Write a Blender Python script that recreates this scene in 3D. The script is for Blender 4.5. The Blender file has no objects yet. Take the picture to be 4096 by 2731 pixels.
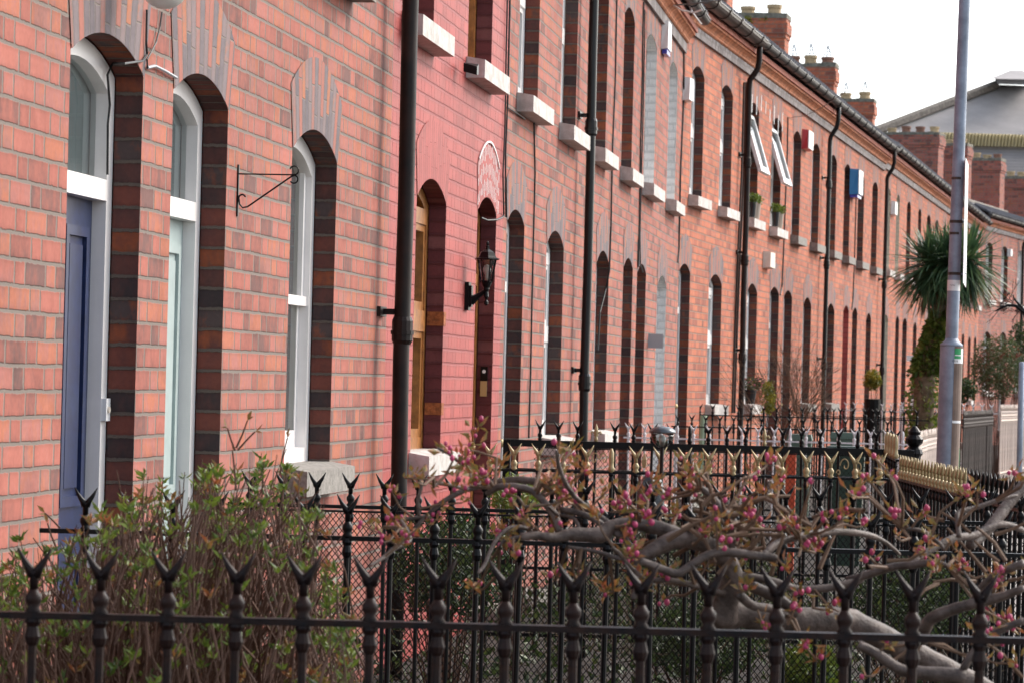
import bpy, math, random
from mathutils import Vector, Matrix
random.seed(7)
R=random.Random(11)
sc=bpy.context.scene
# ---------------------------------------------------------------- camera, sky, sun, exposure
F=12650.; CX=2048.; CY=1521.; ROLL=.026; PHI=math.atan(1702/F); E=1.55; CAMX=2.85
cam=bpy.data.cameras.new('camera'); camo=bpy.data.objects.new('camera',cam); sc.collection.objects.link(camo); sc.camera=camo
cam.sensor_width=36; cam.lens=F/4096*36; cam.clip_start=.1; cam.clip_end=2000
fw=Vector((-math.sin(PHI),math.cos(PHI),0)); rt=Vector((math.cos(PHI),math.sin(PHI),0)); upv=Vector((0,0,1))
cr,sr=math.cos(ROLL),math.sin(ROLL)
r2=rt*cr+upv*sr; u2=upv*cr-rt*sr
camo.matrix_world=Matrix(((r2.x,u2.x,-fw.x,CAMX),(r2.y,u2.y,-fw.y,0),(r2.z,u2.z,-fw.z,E),(0,0,0,1)))
cam.shift_y=(CY-1365.5)/4096
cam.dof.use_dof=True; cam.dof.focus_distance=14.; cam.dof.aperture_fstop=12.
w=bpy.data.worlds.new('World'); sc.world=w; w.use_nodes=True; nt=w.node_tree; nt.nodes.clear()
SUN_EL=math.radians(38); SUN_AZ=math.radians(50)      # azimuth from +Y towards +X
sky=nt.nodes.new('ShaderNodeTexSky'); sky.sky_type='NISHITA'; sky.sun_disc=False
sky.sun_elevation=SUN_EL; sky.sun_rotation=SUN_AZ; sky.dust_density=2.4; sky.air_density=1.; sky.ozone_density=1.
bg=nt.nodes.new('ShaderNodeBackground'); bg.inputs[1].default_value=.15
wo=nt.nodes.new('ShaderNodeOutputWorld'); bw=nt.nodes.new('ShaderNodeRGBToBW'); hz=nt.nodes.new('ShaderNodeMix'); hz.data_type='RGBA'; hz.inputs['Factor'].default_value=.62   # thin bright cloud whitens the blue
nt.links.new(sky.outputs[0],bw.inputs[0]); nt.links.new(sky.outputs[0],hz.inputs[6]); nt.links.new(bw.outputs[0],hz.inputs[7]); nt.links.new(hz.outputs[2],bg.inputs[0]); nt.links.new(bg.outputs[0],wo.inputs[0])
sl=bpy.data.lights.new('sun','SUN'); sl.energy=.8; sl.angle=math.radians(30); sl.color=(1,.88,.75)
so=bpy.data.objects.new('sun',sl); sc.collection.objects.link(so)
sd=Vector((math.sin(SUN_AZ)*math.cos(SUN_EL),math.cos(SUN_AZ)*math.cos(SUN_EL),math.sin(SUN_EL)))
so.rotation_euler=sd.to_track_quat('Z','Y').to_euler()
sc.view_settings.view_transform='Standard'; sc.view_settings.look='None'; sc.view_settings.gamma=1; sc.view_settings.exposure=1.4
# ---------------------------------------------------------------- helpers
def at(px,py,Z):
    u=px-CX; v=CY-py
    X=u*cr-v*sr; Y=u*sr+v*cr
    return Vector((CAMX,0,E))+(fw+rt*(X/F)+upv*(Y/F))*Z
SEG={}
def seg(n,o,a): SEG[n]=(Vector((o[0],o[1],0)),Vector((math.sin(a),math.cos(a),0)),Vector((math.cos(a),-math.sin(a),0)),a)
seg(1,(0,0),0); BEND=34.6; seg(2,(0,BEND),math.radians(4.7))
def S(g,s,off,z):
    o,d,n,a=SEG[g]; p=o+d*s+n*off; return Vector((p.x,p.y,z))
p=S(2,22.0,0,0); seg(3,(p.x,p.y),math.radians(4.75))
p=S(3,24.6,0,0); seg(4,(p.x,p.y),math.radians(12.0))
def onw(px,py,off=0,g=1):
    o,d,n,a=SEG[g]; c=Vector((CAMX,0,E)); r=at(px,py,1)-c
    t=((o+n*off-c).dot(n))/r.dot(n); P=c+r*t
    return (P-o).dot(d),P.z
class MB:
    def __init__(s): s.v=[];s.f=[];s.uv=[]
    def face(s,ps,uv=None):
        i=len(s.v); s.v+= [Vector(p) for p in ps]; s.f.append(tuple(range(i,i+len(ps)))); s.uv.append(uv or [(0,0)]*len(ps)); return s
    def raw(s,vs,fs):
        i=len(s.v); s.v+=[Vector(p) for p in vs]
        for f in fs: s.f.append(tuple(i+k for k in f)); s.uv.append([(0,0)]*len(f))
        return s
    def hexa(s,p,uvw=False):       # p: 8 corners bottom 0-3 ccw, top 4-7
        q=[(0,1,5,4),(1,2,6,5),(2,3,7,6),(3,0,4,7),(4,5,6,7),(3,2,1,0)]
        for k,f in enumerate(q):
            P=[Vector(p[i]) for i in f]
            if uvw:
                L=(P[1]-P[0]).length
                if k<4: uv=[(0,P[0].z),(L,P[1].z),(L,P[2].z),(0,P[3].z)]
                else: uv=[(0,0),(L,0),(L,(P[2]-P[1]).length),(0,(P[2]-P[1]).length)]
            else: uv=None
            s.face(P,uv)
        return s
    def box(s,a,b,uvw=False):
        x0,y0,z0=a;x1,y1,z1=b
        return s.hexa([(x0,y0,z0),(x1,y0,z0),(x1,y1,z0),(x0,y1,z0),(x0,y0,z1),(x1,y0,z1),(x1,y1,z1),(x0,y1,z1)],uvw)
    def sbox(s,g,s0,s1,o0,o1,z0,z1,uvw=False):
        return s.hexa([S(g,s0,o1,z0),S(g,s1,o1,z0),S(g,s1,o0,z0),S(g,s0,o0,z0),S(g,s0,o1,z1),S(g,s1,o1,z1),S(g,s1,o0,z1),S(g,s0,o0,z1)],uvw)
    def tube(s,pts,r,n=8,cap=True):
        pts=[Vector(p) for p in pts]; m=len(pts)
        rs=r if isinstance(r,(list,tuple)) else [r]*m
        i=len(s.v); ref=None
        for k,pt in enumerate(pts):
            t=(pts[min(k+1,m-1)]-pts[max(k-1,0)])
            if t.length<1e-9: t=Vector((0,0,1))
            t.normalize()
            if ref is None: ref=t.orthogonal().normalized()
            a=(ref-t*ref.dot(t))
            a=a.normalized() if a.length>1e-6 else t.orthogonal().normalized()
            ref=a; b=t.cross(a)
            for j in range(n):
                q=2*math.pi*j/n; s.v.append(pt+(a*math.cos(q)+b*math.sin(q))*rs[k])
        for k in range(m-1):
            for j in range(n):
                j2=(j+1)%n; s.f.append((i+k*n+j,i+k*n+j2,i+(k+1)*n+j2,i+(k+1)*n+j)); s.uv.append([(0,0)]*4)
        if cap:
            s.f.append(tuple(i+j for j in range(n))[::-1]); s.uv.append([(0,0)]*n)
            s.f.append(tuple(i+(m-1)*n+j for j in range(n))); s.uv.append([(0,0)]*n)
        return s
    def lathe(s,prof,o=(0,0,0),n=10):
        o=Vector(o); return s.tube([o+Vector((0,0,z if k==0 or z>prof[k-1][1] else prof[k-1][1]+1e-4)) for k,(r,z) in enumerate(prof)],[max(r,1e-4) for r,z in prof],n)
    def ball(s,c,r,n=6,sq=1):
        c=Vector(c); k=max(3,n//2+1)
        s.tube([c+Vector((0,0,-r*sq*math.cos(math.pi*(i+.02)/(k+.04)))) for i in range(k+1)],[max(r*math.sin(math.pi*(i+.02)/(k+.04)),r*.05) for i in range(k+1)],n); return s
def mk(name,mb,mat,root=None,parent=None,smooth=False):
    o0=root['_o'] if root is not None else (0,0,0)
    o0=Vector(o0)
    me=bpy.data.meshes.new(name); me.from_pydata([tuple(v-o0) for v in mb.v],[],mb.f)
    if any(any(a!=(0,0) for a in u) for u in mb.uv):
        ul=me.uv_layers.new(name='UVMap'); k=0; d=[]
        for u in mb.uv:
            for a in u: d+=[a[0],a[1]]
        ul.data.foreach_set('uv',d)
    me.materials.append(mat)
    if smooth: me.polygons.foreach_set('use_smooth',[True]*len(me.polygons))
    ob=bpy.data.objects.new(name,me); sc.collection.objects.link(ob)
    if parent is not None: ob.parent=parent
    elif root is not None: ob.parent=root
    return ob
def thing(name,label,cat,loc,group=None):
    o=bpy.data.objects.new(name,None); o.empty_display_size=.1; sc.collection.objects.link(o); o.location=loc
    o['_o']=tuple(loc); o['label']=label; o['category']=cat
    if group: o['group']=group
    return o
def tag(o,label,cat,group=None):
    o['label']=label; o['category']=cat
    if group: o['group']=group
    return o
def one(name,mb,mat,label,cat,group=None,smooth=False):
    return tag(mk(name,mb,mat,smooth=smooth),label,cat,group)
def copy_tree(o,parent=None):
    c=o.copy(); sc.collection.objects.link(c); c.parent=parent
    for ch in o.children: copy_tree(ch,c)
    return c
# ---------------------------------------------------------------- materials
def newmat(name):
    m=bpy.data.materials.new(name); m.use_nodes=True; n=m.node_tree; return m,n,n.nodes['Principled BSDF']
def mat(name,col,rough=.6,metal=0,noise=0,nscale=12,bump=0,spec=.5,col2=None,coat=0,trans=0):
    m,n,b=newmat(name)
    b.inputs['Roughness'].default_value=rough; b.inputs['Metallic'].default_value=metal
    b.inputs['Specular IOR Level'].default_value=spec
    if coat: b.inputs['Coat Weight'].default_value=coat
    if trans: b.inputs['Transmission Weight'].default_value=trans
    c=(*col,1)
    if noise or col2:
        tc=n.nodes.new('ShaderNodeTexCoord'); nz=n.nodes.new('ShaderNodeTexNoise'); nz.inputs['Scale'].default_value=nscale; nz.inputs['Detail'].default_value=6; nz.inputs['Roughness'].default_value=.65
        n.links.new(tc.outputs['Object'],nz.inputs['Vector'])
        r=n.nodes.new('ShaderNodeValToRGB'); r.color_ramp.elements[0].position=.35; r.color_ramp.elements[1].position=.66
        a=tuple(max(0,x*(1-noise)) for x in col) if not col2 else col2
        r.color_ramp.elements[0].color=(*a,1); r.color_ramp.elements[1].color=(*(tuple(min(1,x*(1+noise*.5)) for x in col)),1)
        n.links.new(nz.outputs['Fac'],r.inputs['Fac']); n.links.new(r.outputs['Color'],b.inputs['Base Color'])
        if bump:
            bp=n.nodes.new('ShaderNodeBump'); bp.inputs['Strength'].default_value=bump; bp.inputs['Distance'].default_value=.01
            n.links.new(nz.outputs['Fac'],bp.inputs['Height']); n.links.new(bp.outputs['Normal'],b.inputs['Normal'])
    else: b.inputs['Base Color'].default_value=c
    return m
def brick(name,cols,mortar,h=.082,P=.345,jh=.011,jv=.013,paint=0,streak=.75,stain=.55):
    """Flemish bond in wall coordinates (UV in metres)"""
    m,n,b=newmat(name); N=n.nodes; L=n.links
    def M(op,a,b_=None,c=None):
        x=N.new('ShaderNodeMath'); x.operation=op
        for i,q in enumerate((a,b_,c)):
            if q is None: continue
            if isinstance(q,(int,float)): x.inputs[i].default_value=q
            else: L.new(q,x.inputs[i])
        return x.outputs[0]
    uv=N.new('ShaderNodeUVMap'); uv.uv_map='UVMap'
    wn=N.new('ShaderNodeTexNoise'); wn.inputs['Scale'].default_value=6; wn.inputs['Detail'].default_value=3; L.new(uv.outputs[0],wn.inputs['Vector'])
    sp=N.new('ShaderNodeSeparateXYZ'); L.new(uv.outputs[0],sp.inputs[0])
    wob=M('MULTIPLY',M('SUBTRACT',wn.outputs['Fac'],.5),.009)
    w2=N.new('ShaderNodeTexNoise'); w2.inputs['Scale'].default_value=55; w2.inputs['Detail'].default_value=3; L.new(uv.outputs[0],w2.inputs['Vector'])
    wb2=M('MULTIPLY',M('SUBTRACT',w2.outputs['Fac'],.5),.011)
    u=M('ADD',M('ADD',sp.outputs[0],wob),wb2); v=M('ADD',M('ADD',sp.outputs[1],wob),wb2)
    vr=M('DIVIDE',v,h); row=M('FLOOR',vr); fv=M('SUBTRACT',vr,row)
    r1=N.new('ShaderNodeTexWhiteNoise'); r1.noise_dimensions='1D'; L.new(row,r1.inputs['W'])
    off=M('ADD',M('MULTIPLY',M('MODULO',row,2),.5),M('MULTIPLY',r1.outputs['Value'],.12))
    ur=M('ADD',M('DIVIDE',u,P),off); cell=M('FLOOR',ur); fu=M('SUBTRACT',ur,cell)
    hd=M('GREATER_THAN',fu,.667)
    bid=M('ADD',M('MULTIPLY',cell,2),hd)
    cmb=N.new('ShaderNodeCombineXYZ'); L.new(bid,cmb.inputs[0]); L.new(row,cmb.inputs[1])
    rn=N.new('ShaderNodeTexWhiteNoise'); rn.noise_dimensions='3D'; L.new(cmb.outputs[0],rn.inputs['Vector'])
    # joints
    du=M('MINIMUM',M('MINIMUM',fu,M('SUBTRACT',1,fu)),M('ABSOLUTE',M('SUBTRACT',fu,.667)))
    du=M('MULTIPLY',du,P); dv=M('MULTIPLY',M('MINIMUM',fv,M('SUBTRACT',1,fv)),h)
    e1=M('SUBTRACT',1,M('MINIMUM',1,M('MAXIMUM',0,M('DIVIDE',M('SUBTRACT',du,jv*.4),jv*.35))))
    e2=M('SUBTRACT',1,M('MINIMUM',1,M('MAXIMUM',0,M('DIVIDE',M('SUBTRACT',dv,jh*.42),jh*.3))))
    mk_=M('MAXIMUM',e1,e2)
    rp=N.new('ShaderNodeValToRGB'); el=rp.color_ramp.elements; rp.color_ramp.interpolation='LINEAR'
    while len(el)<len(cols): el.new(.5)
    for i,(p_,c) in enumerate(cols): el[i].position=p_; el[i].color=(*c,1)
    # fireskin variation inside a brick
    nz=N.new('ShaderNodeTexNoise'); nz.inputs['Scale'].default_value=1; nz.inputs['Detail'].default_value=5; nz.inputs['Roughness'].default_value=.6
    mp=N.new('ShaderNodeMapping'); mp.inputs['Scale'].default_value=(16,9,1); L.new(uv.outputs[0],mp.inputs['Vector'])
    av=N.new('ShaderNodeVectorMath'); av.operation='ADD'; L.new(mp.outputs[0],av.inputs[0]); L.new(rn.outputs['Color'],av.inputs[1]); L.new(av.outputs[0],nz.inputs['Vector'])
    fac=M('ADD',rn.outputs['Value'],M('MULTIPLY',M('SUBTRACT',nz.outputs['Fac'],.5),streak))
    L.new(fac,rp.inputs['Fac'])
    # large stains
    n2=N.new('ShaderNodeTexNoise'); n2.inputs['Scale'].default_value=1.3; n2.inputs['Detail'].default_value=5; L.new(uv.outputs[0],n2.inputs['Vector'])
    st=M('ADD',1-stain*.5,M('MULTIPLY',n2.outputs['Fac'],stain))
    # darker arris of each brick
    ed=M('MINIMUM',1,M('ADD',.80,M('MULTIPLY',M('MINIMUM',M('SUBTRACT',dv,jh*.5),.02),12)))
    n3=N.new('ShaderNodeTexNoise'); n3.inputs['Scale'].default_value=3.1; n3.inputs['Detail'].default_value=8; n3.inputs['Roughness'].default_value=.7; L.new(uv.outputs[0],n3.inputs['Vector'])
    soot=M('SUBTRACT',1,M('MULTIPLY',M('MINIMUM',1,M('MAXIMUM',0,M('MULTIPLY',M('SUBTRACT',n3.outputs['Fac'],.5),5))),stain*.55))
    grain=M('ADD',.82,M('MULTIPLY',w2.outputs['Fac'],.36))
    vv=M('MULTIPLY',M('MULTIPLY',st,ed),M('MULTIPLY',soot,grain))
    mu=N.new('ShaderNodeVectorMath'); mu.operation='SCALE'; L.new(rp.outputs['Color'],mu.inputs[0]); L.new(vv,mu.inputs['Scale'])
    fn=N.new('ShaderNodeTexNoise'); fn.inputs['Scale'].default_value=180; fn.inputs['Detail'].default_value=2; L.new(uv.outputs[0],fn.inputs['Vector'])
    mm=N.new('ShaderNodeVectorMath'); mm.operation='SCALE'; mm.inputs[0].default_value=mortar; L.new(M('ADD',.65,M('MULTIPLY',fn.outputs['Fac'],.7)),mm.inputs['Scale'])
    mx=N.new('ShaderNodeMix'); mx.data_type='RGBA'; L.new(M('MULTIPLY',mk_,1-paint*.0),mx.inputs['Factor']); L.new(mu.outputs[0],mx.inputs[6]); L.new(mm.outputs[0],mx.inputs[7])
    L.new(mx.outputs[2],b.inputs['Base Color']); b.inputs['Roughness'].default_value=.85 if not paint else .6
    b.inputs['Specular IOR Level'].default_value=.3
    bp=N.new('ShaderNodeBump'); bp.inputs['Strength'].default_value=.7; bp.inputs['Distance'].default_value=.006
    L.new(M('ADD',M('SUBTRACT',1,mk_),M('MULTIPLY',nz.outputs['Fac'],.35)),bp.inputs['Height']); L.new(bp.outputs['Normal'],b.inputs['Normal'])
    return m
BC=[(0,(.16,.08,.07)),(.12,(.25,.09,.07)),(.30,(.34,.108,.08)),(.5,(.39,.128,.095)),(.68,(.35,.135,.112)),(.85,(.41,.135,.075)),(1,(.31,.13,.105))]
BC2=[(0,(.26,.09,.065)),(.2,(.38,.115,.07)),(.5,(.47,.14,.078)),(.8,(.51,.165,.085)),(1,(.38,.13,.09))]
AC=[(0,(.13,.11,.12)),(.3,(.20,.16,.165)),(.5,(.25,.16,.15)),(.6,(.32,.13,.10)),(.75,(.35,.135,.105)),(.9,(.40,.15,.08)),(1,(.22,.165,.165))]
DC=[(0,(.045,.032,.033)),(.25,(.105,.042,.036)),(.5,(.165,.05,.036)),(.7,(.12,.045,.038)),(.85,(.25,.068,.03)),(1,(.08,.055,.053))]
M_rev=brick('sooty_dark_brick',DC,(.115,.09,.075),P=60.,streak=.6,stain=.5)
RC=[(0,(.32,.055,.048)),(.5,(.39,.068,.058)),(1,(.35,.072,.062))]
M_brick=brick('aged_red_brick',BC,(.19,.158,.135))
M_brick2=brick('orange_red_brick',BC2,(.25,.165,.125))
M_arch=brick('arch_brick',AC,(.20,.165,.145),h=.066,jh=.006,jv=.006,P=.62,streak=.35,stain=.2)
M_red=brick('red_painted_brick',RC,(.26,.044,.042),paint=1,streak=.5,stain=.5,jh=.011,jv=.012)
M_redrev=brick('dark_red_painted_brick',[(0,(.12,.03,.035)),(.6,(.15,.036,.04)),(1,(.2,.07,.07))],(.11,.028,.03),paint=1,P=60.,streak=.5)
M_redarch=brick('red_painted_arch',RC,(.31,.06,.052),h=.066,jh=.004,jv=.003,P=.62,paint=1,streak=.3)
WC=[(0,(.76,.75,.74)),(1,(.83,.82,.81))]
M_whiteb=brick('white_painted_brick',WC,(.66,.66,.66),paint=1,streak=.3,stain=.1)
BE=[(0,(.50,.44,.35)),(1,(.60,.53,.42))]
M_beigeb=brick('beige_painted_brick',BE,(.5,.44,.36),paint=1,streak=.3,stain=.15)
M_frieze=brick('grey_frieze_brick',[(0,(.15,.13,.13)),(.5,(.27,.24,.24)),(1,(.36,.33,.32))],(.2,.17,.16),h=.11,P=.12,jh=.006)
M_torus=mat('terracotta_moulding',(.50,.17,.07),.8,noise=.45,nscale=9,bump=.4)
M_fillet=mat('red_terracotta_fillet',(.46,.15,.10),.8,noise=.35,nscale=14)
M_white=mat('white_gloss_paint',(.84,.81,.79),.35,noise=.05,nscale=5)
M_upvc=mat('white_plastic',(.80,.79,.78),.3)
M_blue=mat('navy_door_paint',(.014,.026,.085),.35,noise=.3,nscale=20,coat=.1)
M_mint=mat('pale_mint_door_paint',(.38,.46,.45),.4,noise=.12,nscale=8)
M_wood=mat('varnished_oak',(.38,.15,.035),.4,noise=.4,nscale=18,coat=.3)
M_dkdoor=mat('dark_door_paint',(.06,.05,.05),.4,noise=.3)
M_curtain=mat('cream_curtain',(.55,.50,.42),.9,noise=.15,nscale=6)
M_sillw=mat('white_painted_sill',(.60,.57,.545),.8,noise=.14,nscale=9,bump=.9,col2=(.40,.365,.33))
M_sillg=mat('grey_stone_sill',(.27,.25,.225),.9,noise=.35,nscale=30,bump=.6)
M_black=mat('black_gloss_iron',(.004,.004,.005),.36,noise=.4,nscale=40,spec=.2)
M_rust=mat('weathered_black_iron',(.005,.005,.007),.42,nscale=30,col2=(.024,.010,.007),noise=.1,bump=.3,spec=.16)
M_gold=mat('gold_paint',(.42,.33,.17),.42,metal=.2,noise=.25,nscale=60)
M_wiron=mat('white_painted_iron',(.66,.63,.65),.5,noise=.15,nscale=30)
M_pink=mat('pale_cream_iron',(.70,.58,.50),.6,noise=.15,nscale=20)
M_brown=mat('rusty_brown_iron',(.06,.042,.034),.6,noise=.5,nscale=30)
M_pipe=mat('black_pipe_paint',(.006,.0055,.0055),.5,spec=.25,nscale=7,col2=(.025,.013,.010),noise=.1,bump=.2)
M_pvc=mat('black_plastic_pipe',(.008,.008,.009),.3,spec=.35)
M_gutb=mat('brown_gutter',(.045,.026,.019),.4,noise=.3,nscale=9)
M_gut=mat('dark_brown_gutter',(.028,.022,.02),.45,noise=.4,nscale=12)
M_slate=mat('roof_slate',(.12,.12,.135),.7,noise=.4,nscale=6,bump=.3)
M_tile=mat('lichened_roof_tile',(.23,.20,.17),.9,noise=.5,nscale=8,bump=.4)
M_cap=mat('mossy_mortar_cap',(.20,.19,.155),.95,noise=.5,nscale=12,bump=.6)
M_pot=mat('buff_clay_pot',(.50,.37,.22),.85,noise=.3,nscale=10)
M_pot2=mat('brown_clay_pot',(.26,.13,.09),.8,noise=.3,nscale=10)
M_galv=mat('galvanised_steel',(.27,.32,.40),.5,metal=.1,noise=.28,nscale=9)
M_steelw=mat('white_painted_plate',(.8,.8,.8),.4)
M_cable=mat('black_cable',(.012,.011,.012),.5)
M_gcable=mat('grey_conduit',(.35,.36,.38),.5)
M_brass=mat('brass',(.50,.38,.19),.35,metal=.35)
M_bark=mat('cherry_bark',(.12,.085,.07),.55,nscale=22,col2=(.032,.018,.013),noise=.4,bump=.9)
M_twig=mat('young_twig',(.15,.085,.05),.75,noise=.3,nscale=30)
M_twig2=mat('brown_shrub_twig',(.11,.052,.032),.8,noise=.3,nscale=30)
M_bark2=mat('palm_bark',(.20,.14,.09),.9,noise=.5,nscale=14,bump=.6)
def leafmat(name,cols,rough=.5,scale=9):
    m,n,b=newmat(name); N=n.nodes; L=n.links
    tc=N.new('ShaderNodeTexCoord'); nz=N.new('ShaderNodeTexNoise'); nz.inputs['Scale'].default_value=scale; nz.inputs['Detail'].default_value=3
    L.new(tc.outputs['Object'],nz.inputs['Vector'])
    r=N.new('ShaderNodeValToRGB'); el=r.color_ramp.elements
    while len(el)<len(cols): el.new(.5)
    for i,c in enumerate(cols): el[i].position=.32+.36*i/(len(cols)-1); el[i].color=(*c,1)
    L.new(nz.outputs['Fac'],r.inputs['Fac']); L.new(r.outputs['Color'],b.inputs['Base Color'])
    b.inputs['Roughness'].default_value=rough
    tr=N.new('ShaderNodeBsdfTranslucent'); L.new(r.outputs['Color'],tr.inputs['Color'])
    mx=N.new('ShaderNodeMixShader'); mx.inputs[0].default_value=.28; L.new(b.outputs[0],mx.inputs[1]); L.new(tr.outputs[0],mx.inputs[2]); L.new(mx.outputs[0],N['Material Output'].inputs['Surface'])
    return m
M_leaf=leafmat('shrub_leaf',[(.035,.07,.012),(.09,.15,.02),(.19,.25,.03),(.10,.10,.022)],.45,24)
M_leaf2=leafmat('garden_leaf',[(.013,.026,.009),(.034,.058,.015),(.08,.12,.03)],.5,20)
M_litter=leafmat('dry_stalks',[(.035,.026,.018),(.08,.06,.04),(.15,.125,.08)],.8,20)
M_ivy=leafmat('ivy_leaf',[(.045,.08,.018),(.13,.18,.03),(.28,.29,.07)],.45,8)
M_palm=leafmat('palm_frond',[(.025,.06,.028),(.065,.13,.06),(.15,.22,.075)],.35,3)
M_palmd=leafmat('dead_frond',[(.12,.07,.04),(.20,.13,.07)],.8,6)
M_bud=mat('pink_blossom_bud',(.50,.05,.14),.5,noise=.35,nscale=60)
M_sprout=leafmat('bronze_young_leaf',[(.30,.075,.03),(.32,.14,.045),(.17,.15,.035),(.33,.10,.05)],.5,40)
M_yel=leafmat('yellow_green_leaf',[(.06,.09,.02),(.22,.22,.03),(.45,.34,.03)],.5,10)
M_red_leaf=leafmat('red_green_leaf',[(.05,.08,.035),(.10,.14,.05),(.22,.05,.04)],.5,5)
def glassmat():
    m,n,b=newmat('window_glass'); N=n.nodes; L=n.links
    g=N.new('ShaderNodeBsdfGlossy'); g.inputs['Roughness'].default_value=.03
    t=N.new('ShaderNodeBsdfTransparent'); t.inputs['Color'].default_value=(.80,.84,.84,1)
    fr=N.new('ShaderNodeFresnel'); fr.inputs['IOR'].default_value=1.7
    mx=N.new('ShaderNodeMixShader'); L.new(fr.outputs[0],mx.inputs[0]); L.new(t.outputs[0],mx.inputs[1]); L.new(g.outputs[0],mx.inputs[2]); L.new(mx.outputs[0],N['Material Output'].inputs['Surface'])
    return m
M_glass=glassmat()
M_frost=mat('opal_glass',(.78,.76,.72),.18,noise=.03,nscale=3)
M_blind=mat('pale_blind',(.42,.46,.46),.8,noise=.08,nscale=3)
M_bareb=mat('bare_orange_brick',(.36,.11,.035),.9,noise=.5,nscale=30,bump=.8)
M_dark=mat('dim_interior',(.06,.055,.05),.9)
# ---------------------------------------------------------------- ground, pavement, road
def gz(y): return 0 if y<20 else min(1,(y-20)/20)*.2
gm=MB(); ys=[-30,6,10,14,20,25,30,35,40,60,100,200,500]
for a,b_ in zip(ys,ys[1:]):
    gm.face([(-60,a,gz(a)),(3.3,a,gz(a)),(3.3,b_,gz(b_)),(-60,b_,gz(b_))] if b_<=40 else [(-120,a,gz(a)),(160,a,gz(a)),(160,b_,gz(b_)),(-120,b_,gz(b_))])
M_soil=mat('garden_soil',(.026,.020,.015),.95,noise=.5,nscale=5,bump=.8)
M_pave=mat('concrete_pavement',(.33,.31,.29),.9,noise=.25,nscale=4,bump=.2)
M_asph=mat('asphalt',(.055,.055,.057),.9,noise=.3,nscale=60,bump=.2)
for n_,mb_,m_ in (('ground',gm,M_soil),):
    o=mk(n_,mb_,m_); o['kind']='structure'
pv=MB().box((3.3,-30,-.3),(5.2,40,.06)); o=mk('pavement',pv,M_pave); o['kind']='structure'
rd=MB().face([(5.2,-30,-.06),(60,-30,-.06),(60,40,-.06),(5.2,40,-.06)]); o=mk('road',rd,M_asph); o['kind']='structure'
# ---------------------------------------------------------------- houses
DR=.10
def arcz(o,s):
    s0,s1,zs,zc=o['s0'],o['s1'],o['zs'],o['zc']; c=(s0+s1)/2; hw=(s1-s0)/2; h=max(zc-zs,.01)
    rr=(hw*hw+h*h)/(2*h); d=max(0,rr*rr-(s-c)**2)
    return zc-rr+math.sqrt(d)
NA=10
def front_wall(g,s0,s1,z0,z1,ops):
    mb=MB(); br={s0,s1}
    for o in ops:
        for k in range(NA+1): br.add(round(o['s0']+(o['s1']-o['s0'])*k/NA,5))
    br=sorted(x for x in br if s0-1e-6<=x<=s1+1e-6)
    def q(a,b_,za0,zb0,za1,zb1): mb.face([S(g,a,0,za0),S(g,b_,0,zb0),S(g,b_,0,zb1),S(g,a,0,za1)],[(a,za0),(b_,zb0),(b_,zb1),(a,za1)])
    for a,b_ in zip(br,br[1:]):
        if b_-a<1e-4: continue
        m_=(a+b_)/2; ca=cb=z0
        for o in sorted([o for o in ops if o['s0']<m_<o['s1']],key=lambda o:o['zb']):
            if o['zb']>max(ca,cb): q(a,b_,ca,cb,o['zb'],o['zb'])
            ca,cb=arcz(o,a),arcz(o,b_)
        q(a,b_,ca,cb,z1,z1)
    return mb
def reveal(g,o,mb):
    s0,s1,zb=o['s0'],o['s1'],o['zb']; zs=arcz(o,s0)
    D=o.get('dr',DR)
    mb.face([S(g,s1,0,zb),S(g,s1,-D,zb),S(g,s1,-D,zs),S(g,s1,0,zs)],[(s1+.12,zb),(s1+.12+D,zb),(s1+.12+D,zs),(s1+.12,zs)])
    mb.face([S(g,s0,-D,zb),S(g,s0,0,zb),S(g,s0,0,zs),S(g,s0,-D,zs)],[(s0,zb),(s0+D,zb),(s0+D,zs),(s0,zs)])
    for k in range(NA):
        a=s0+(s1-s0)*k/NA; b_=s0+(s1-s0)*(k+1)/NA; za,zb_=arcz(o,a),arcz(o,b_)
        mb.face([S(g,a,0,za),S(g,b_,0,zb_),S(g,b_,-D,zb_),S(g,a,-D,za)],[(0,a*1.3),(0,b_*1.3),(D,b_*1.3),(D,a*1.3)])
    mb.face([S(g,s0,0,zb),S(g,s0,-D,zb),S(g,s1,-D,zb),S(g,s1,0,zb)],[(0,0),(0,.1),(1,.1),(1,0)])
def arch(g,o,hgt=.33,fl=.05):
    mb=MB(); s0,s1=o['s0'],o['s1']; c=(s0+s1)/2; hw=(s1-s0)/2
    h=max(o['zc']-o['zs'],.02); rr=(hw*hw+h*h)/(2*h); zc0=o['zc']-rr; n=14
    an=math.asin(min(1,hw/rr))
    for k in range(n):
        t0=-an+2*an*k/n; t1=-an+2*an*(k+1)/n
        def P(t,rad,ex): 
            lo=Vector((c+rr*math.sin(t),zc0+rr*math.cos(t)))
            tt=(t/an)*.20+t*.15
            hi=lo+Vector((math.sin(tt),math.cos(tt)))*(hgt*(1-.12*(t/an)**2))
            return lo.lerp(hi,rad)
        a0,a1,b0,b1=P(t0,0,0),P(t1,0,0),P(t0,1,0),P(t1,1,0)
        L0=t0*rr*1.0+7;L1=t1*rr*1.0+7
        mb.face([S(g,a0.x,.004,a0.y),S(g,a1.x,.004,a1.y),S(g,b1.x,.004,b1.y),S(g,b0.x,.004,b0.y)],[(a0.y,L0),(a1.y,L1),(b1.y,L1),(b0.y,L0)])
    return mb
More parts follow.
